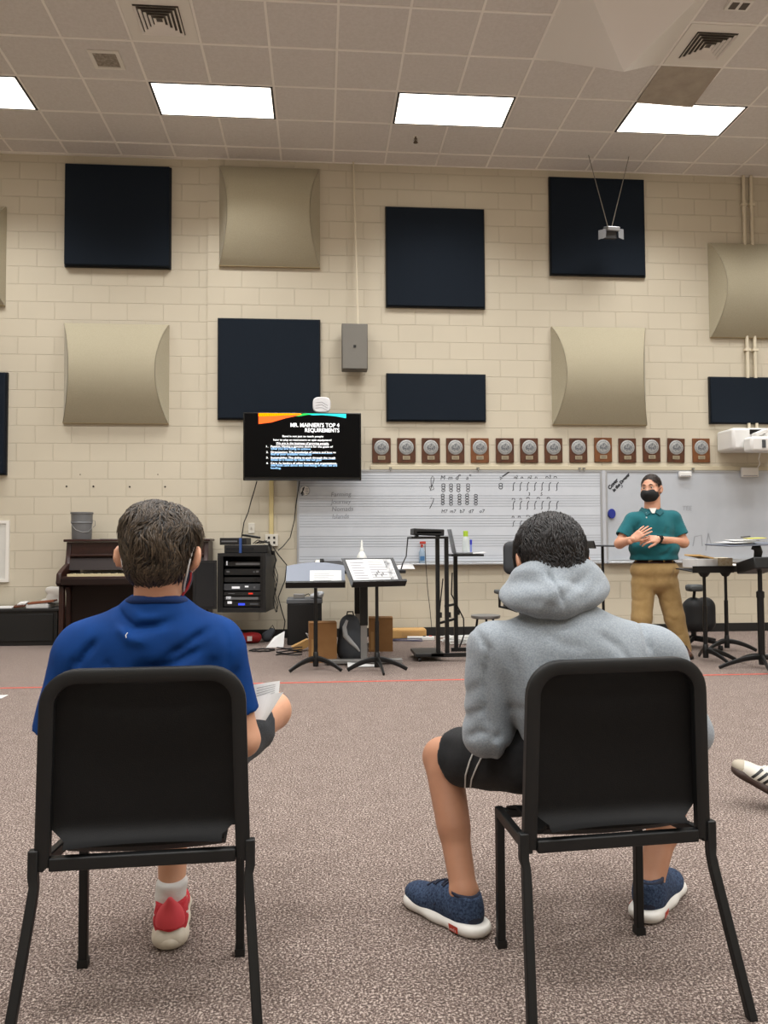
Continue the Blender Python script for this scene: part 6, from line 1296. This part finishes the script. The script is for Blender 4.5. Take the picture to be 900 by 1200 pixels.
g = G(hT.c-Vector((.16, .17, .17)), hT.c+Vector((.16, .17, .12)), .005); hT.ell(g, (0, .046, -.05), (.076, .083, .068)); hT.cap(g, (0, .1, -.02), (0, .125, -.045), .02, .018, .03); g.cut(hT.p(0, .1, -.012), hT.R @ Vector((0, .25, 1))); g.cut(hT.p(0, .028, 0), hT.R @ Vector((0, -1, 0))); ms = g.build('face_mask', mb, per)
for q in (-1, 1):
    B().tube([hT.p(q*.074, .035, -.022), hT.p(q*.084, .0, .004), hT.p(q*.089, -.02, .012)], .0028, 6).build('ear_loop', mb, ms, smooth=True)
    B().tube([hT.p(q*.068, .035, -.075), hT.p(q*.08, .0, -.045), hT.p(q*.088, -.022, -.025)], .0028, 6).build('ear_loop', mb, ms, smooth=True)
# polo
tl = cloth('polo teal', '#1f656d', '#17545c', 14, .6, 500, .2); g = G(lo, hi, .0068)
g.ell(A_(766, 620), (.212, .135, .165), .05).ell(A_(766.5, 642, 7.22), (.242, .18, .13), .05).cap(A_(745, 610), A_(786, 608), .078, .078, .05).cap(A_(766, 612), nb, .1, .075, .05).cap(nb+Vector((0, 0, -.04)), A_(741, 609), .05, .055, .04).cap(nb+Vector((0, 0, -.04)), A_(789, 607), .05, .055, .04).ell(A_(766.5, 655, 7.235), (.232, .168, .09), .04)
hr, hl = A_(729.5, 629, 7.22), A_(798, 628, 7.22)
for s_, h_, r_ in ((sR, hr, .072), (sL, hl, .074)): a = G(lo, hi, .0068); a.cap(s_, h_, .078, r_).cut(h_, h_-s_); g.d = G._smin(g.d, a.d, .03); d_ = (h_-s_).normalized(); g.cap(h_-d_*.03, h_+d_*.03, r_-.012, r_-.008, 0, 'sub')
zb = A_(766, 656.5, 7.1).z; g.cut((0, 0, zb), (0, 0, -1)); g.cap(nb, nb+Vector((0, -.02, .1)), .068, .066, 0, 'sub')
C = lambda pts, w, a: g.crease([at(x, y, 7.1) for x, y in pts], w, a, 1)
C([(748, 640), (752, 648), (760, 652)], .02, .012); C([(785, 640), (780, 648), (770, 653)], .02, .012); C([(744, 616), (748, 626)], .018, .01); C([(784, 616), (780, 628)], .018, .01); C([(752, 612), (750, 620)], .015, .006)
po = g.build('polo_shirt', tl, per); bv = g.bvh()
tlc = mat('polo collar', '#1a5860', .85, bump=(300, .3))
for q in (-1, 1):
    b = B(); c0 = nb+Vector((-.01, 0, .012)); k = [Matrix.Rotation(-.25, 3, 'Z') @ Vector(p) for p in ((q*.084, .03, .03), (q*.078, -.045, .018), (q*.022, -.1, -.03), (q*.06, -.112, -.055), (q*.104, -.06, -.025), (q*.106, .03, -.0))]
    b.raw([c0+Vector(p) for p in k]+[c0+Vector(p)+Vector((0, .008, -.006)) for p in k], [(0, 1, 4, 5), (1, 2, 3, 4), (11, 10, 7, 6), (10, 9, 8, 7)]+[(i, (i+1) % 6, 6+(i+1) % 6, 6+i) for i in range(6)]); b.build('collar', tlc, po)
b = B(); c0 = nb+Vector((-.01, 0, .012)); b.raw([c0+Matrix.Rotation(-.25, 3, 'Z') @ Vector(p) for p in ((-.035, -.084, .014), (.035, -.084, .014), (.012, -.108, -.035), (-.012, -.108, -.035))], [(0, 3, 2, 1)]); b.build('undershirt', mat('undershirt', '#d9d6d0', .8), per)
for y in (601.5, 606.5):
    q = cast(bv, 757.5, y, .003)
    if q: B().lathe([(0, -.003), (.007, -.003), (.007, .002), (0, .002)], q[0], 10, axis='y').build('button', mat('button pale', '#c9d2d0', .4), po)
# trousers, belt, shoes
kh = cloth('khaki', '#a78b5e', '#957a4c', 22, .6, 500, .2); g = G(lo, hi, .0068)
g.ell(A_(767, 668, 7.245), (.234, .16, .13), .04).ell(A_(767, 682, 7.26), (.215, .155, .11), .04)
for h_, k_, f_ in ((hiR, knR, fR), (hiL, knL, fL_)): f2 = Vector((f_.x, f_.y, .07)); g.chain([h_+Vector((0, 0, -.02)), k_, f2], [.112, .093, .07], .03)
g.cut((0, 0, A_(766, 655.5, 7.1).z), (0, 0, 1)).cut((0, 0, .035), (0, 0, -1))
C([(767, 668), (768, 690), (771, 702)], .014, .008); C([(776, 700), (786, 706), (796, 704)], .018, .005); C([(782, 722), (792, 728), (800, 726)], .018, .006); C([(789, 742), (797, 746), (804, 743)], .015, .006); C([(790, 754), (799, 758), (807, 755)], .015, .012); C([(742, 700), (752, 706), (762, 702)], .018, .005); C([(740, 666), (746, 680)], .012, .01); C([(793, 664), (789, 678)], .012, .01)
pa = g.build('trousers', kh, per)
g = G(lo, hi, .0068); g.ell(A_(767, 668, 7.245), (.241, .167, .138), .04).cut((0, 0, A_(766, 655, 7.1).z), (0, 0, 1)).cut((0, 0, A_(766, 660.5, 7.1).z), (0, 0, -1)); be = g.build('belt', mat('belt leather', '#3d2015', .5), per); bv = g.bvh()
for x in (745, 778, 788):
    q = cast(bv, x, 658, .002)
    if q: B().box(q[0], (.014, .008, .052)).build('belt_loop', kh, pa)
q = cast(bv, 762, 657.5, .002)
if q: B().box(q[0], (.04, .008, .036)).build('buckle', mat('buckle', '#8a7a5c', .35, metal=.8), be, bevel=.003)
brn = mat('shoe brown', '#4a2c1c', .45); sold = mat('sole dark', '#1c1512', .6)
for f_, a_ in ((fR, PI+.15), (fL_, PI-.2)): shoe(per, heading(Vector((f_.x, f_.y+.06, 0)), a_), brn, sold, sold, brn, 1.05)
# watch
d_ = (wL-eL).normalized(); c = wL-d_*.012; rot = d_.to_track_quat('Z', 'Y').to_matrix(); wb_ = mat('watch black', '#0c0c0d', .4)
o = B().lathe([(.034, -.013), (.037, -.013), (.037, .013), (.034, .013)], c, 20, rot=rot).build('watch_band', wb_, per, smooth=True); f_ = Vector((0, -.8, .5)); f_ = (f_-d_*f_.dot(d_)).normalized()
B().box(c+f_*.038, (.034, .04, .012), Matrix((d_.cross(f_), d_, f_)).transposed()).build('watch_face', mat('watch glass', '#08090b', .1), o, bevel=.004)
EXPO = 0.0
SC.view_settings.view_transform = 'Standard'; SC.view_settings.look = 'None'; SC.view_settings.exposure = EXPO
w = bpy.data.worlds.new('world'); SC.world = w; w.use_nodes = True; w.node_tree.nodes['Background'].inputs[0].default_value = (.9, .87, .8, 1); w.node_tree.nodes['Background'].inputs[1].default_value = .3
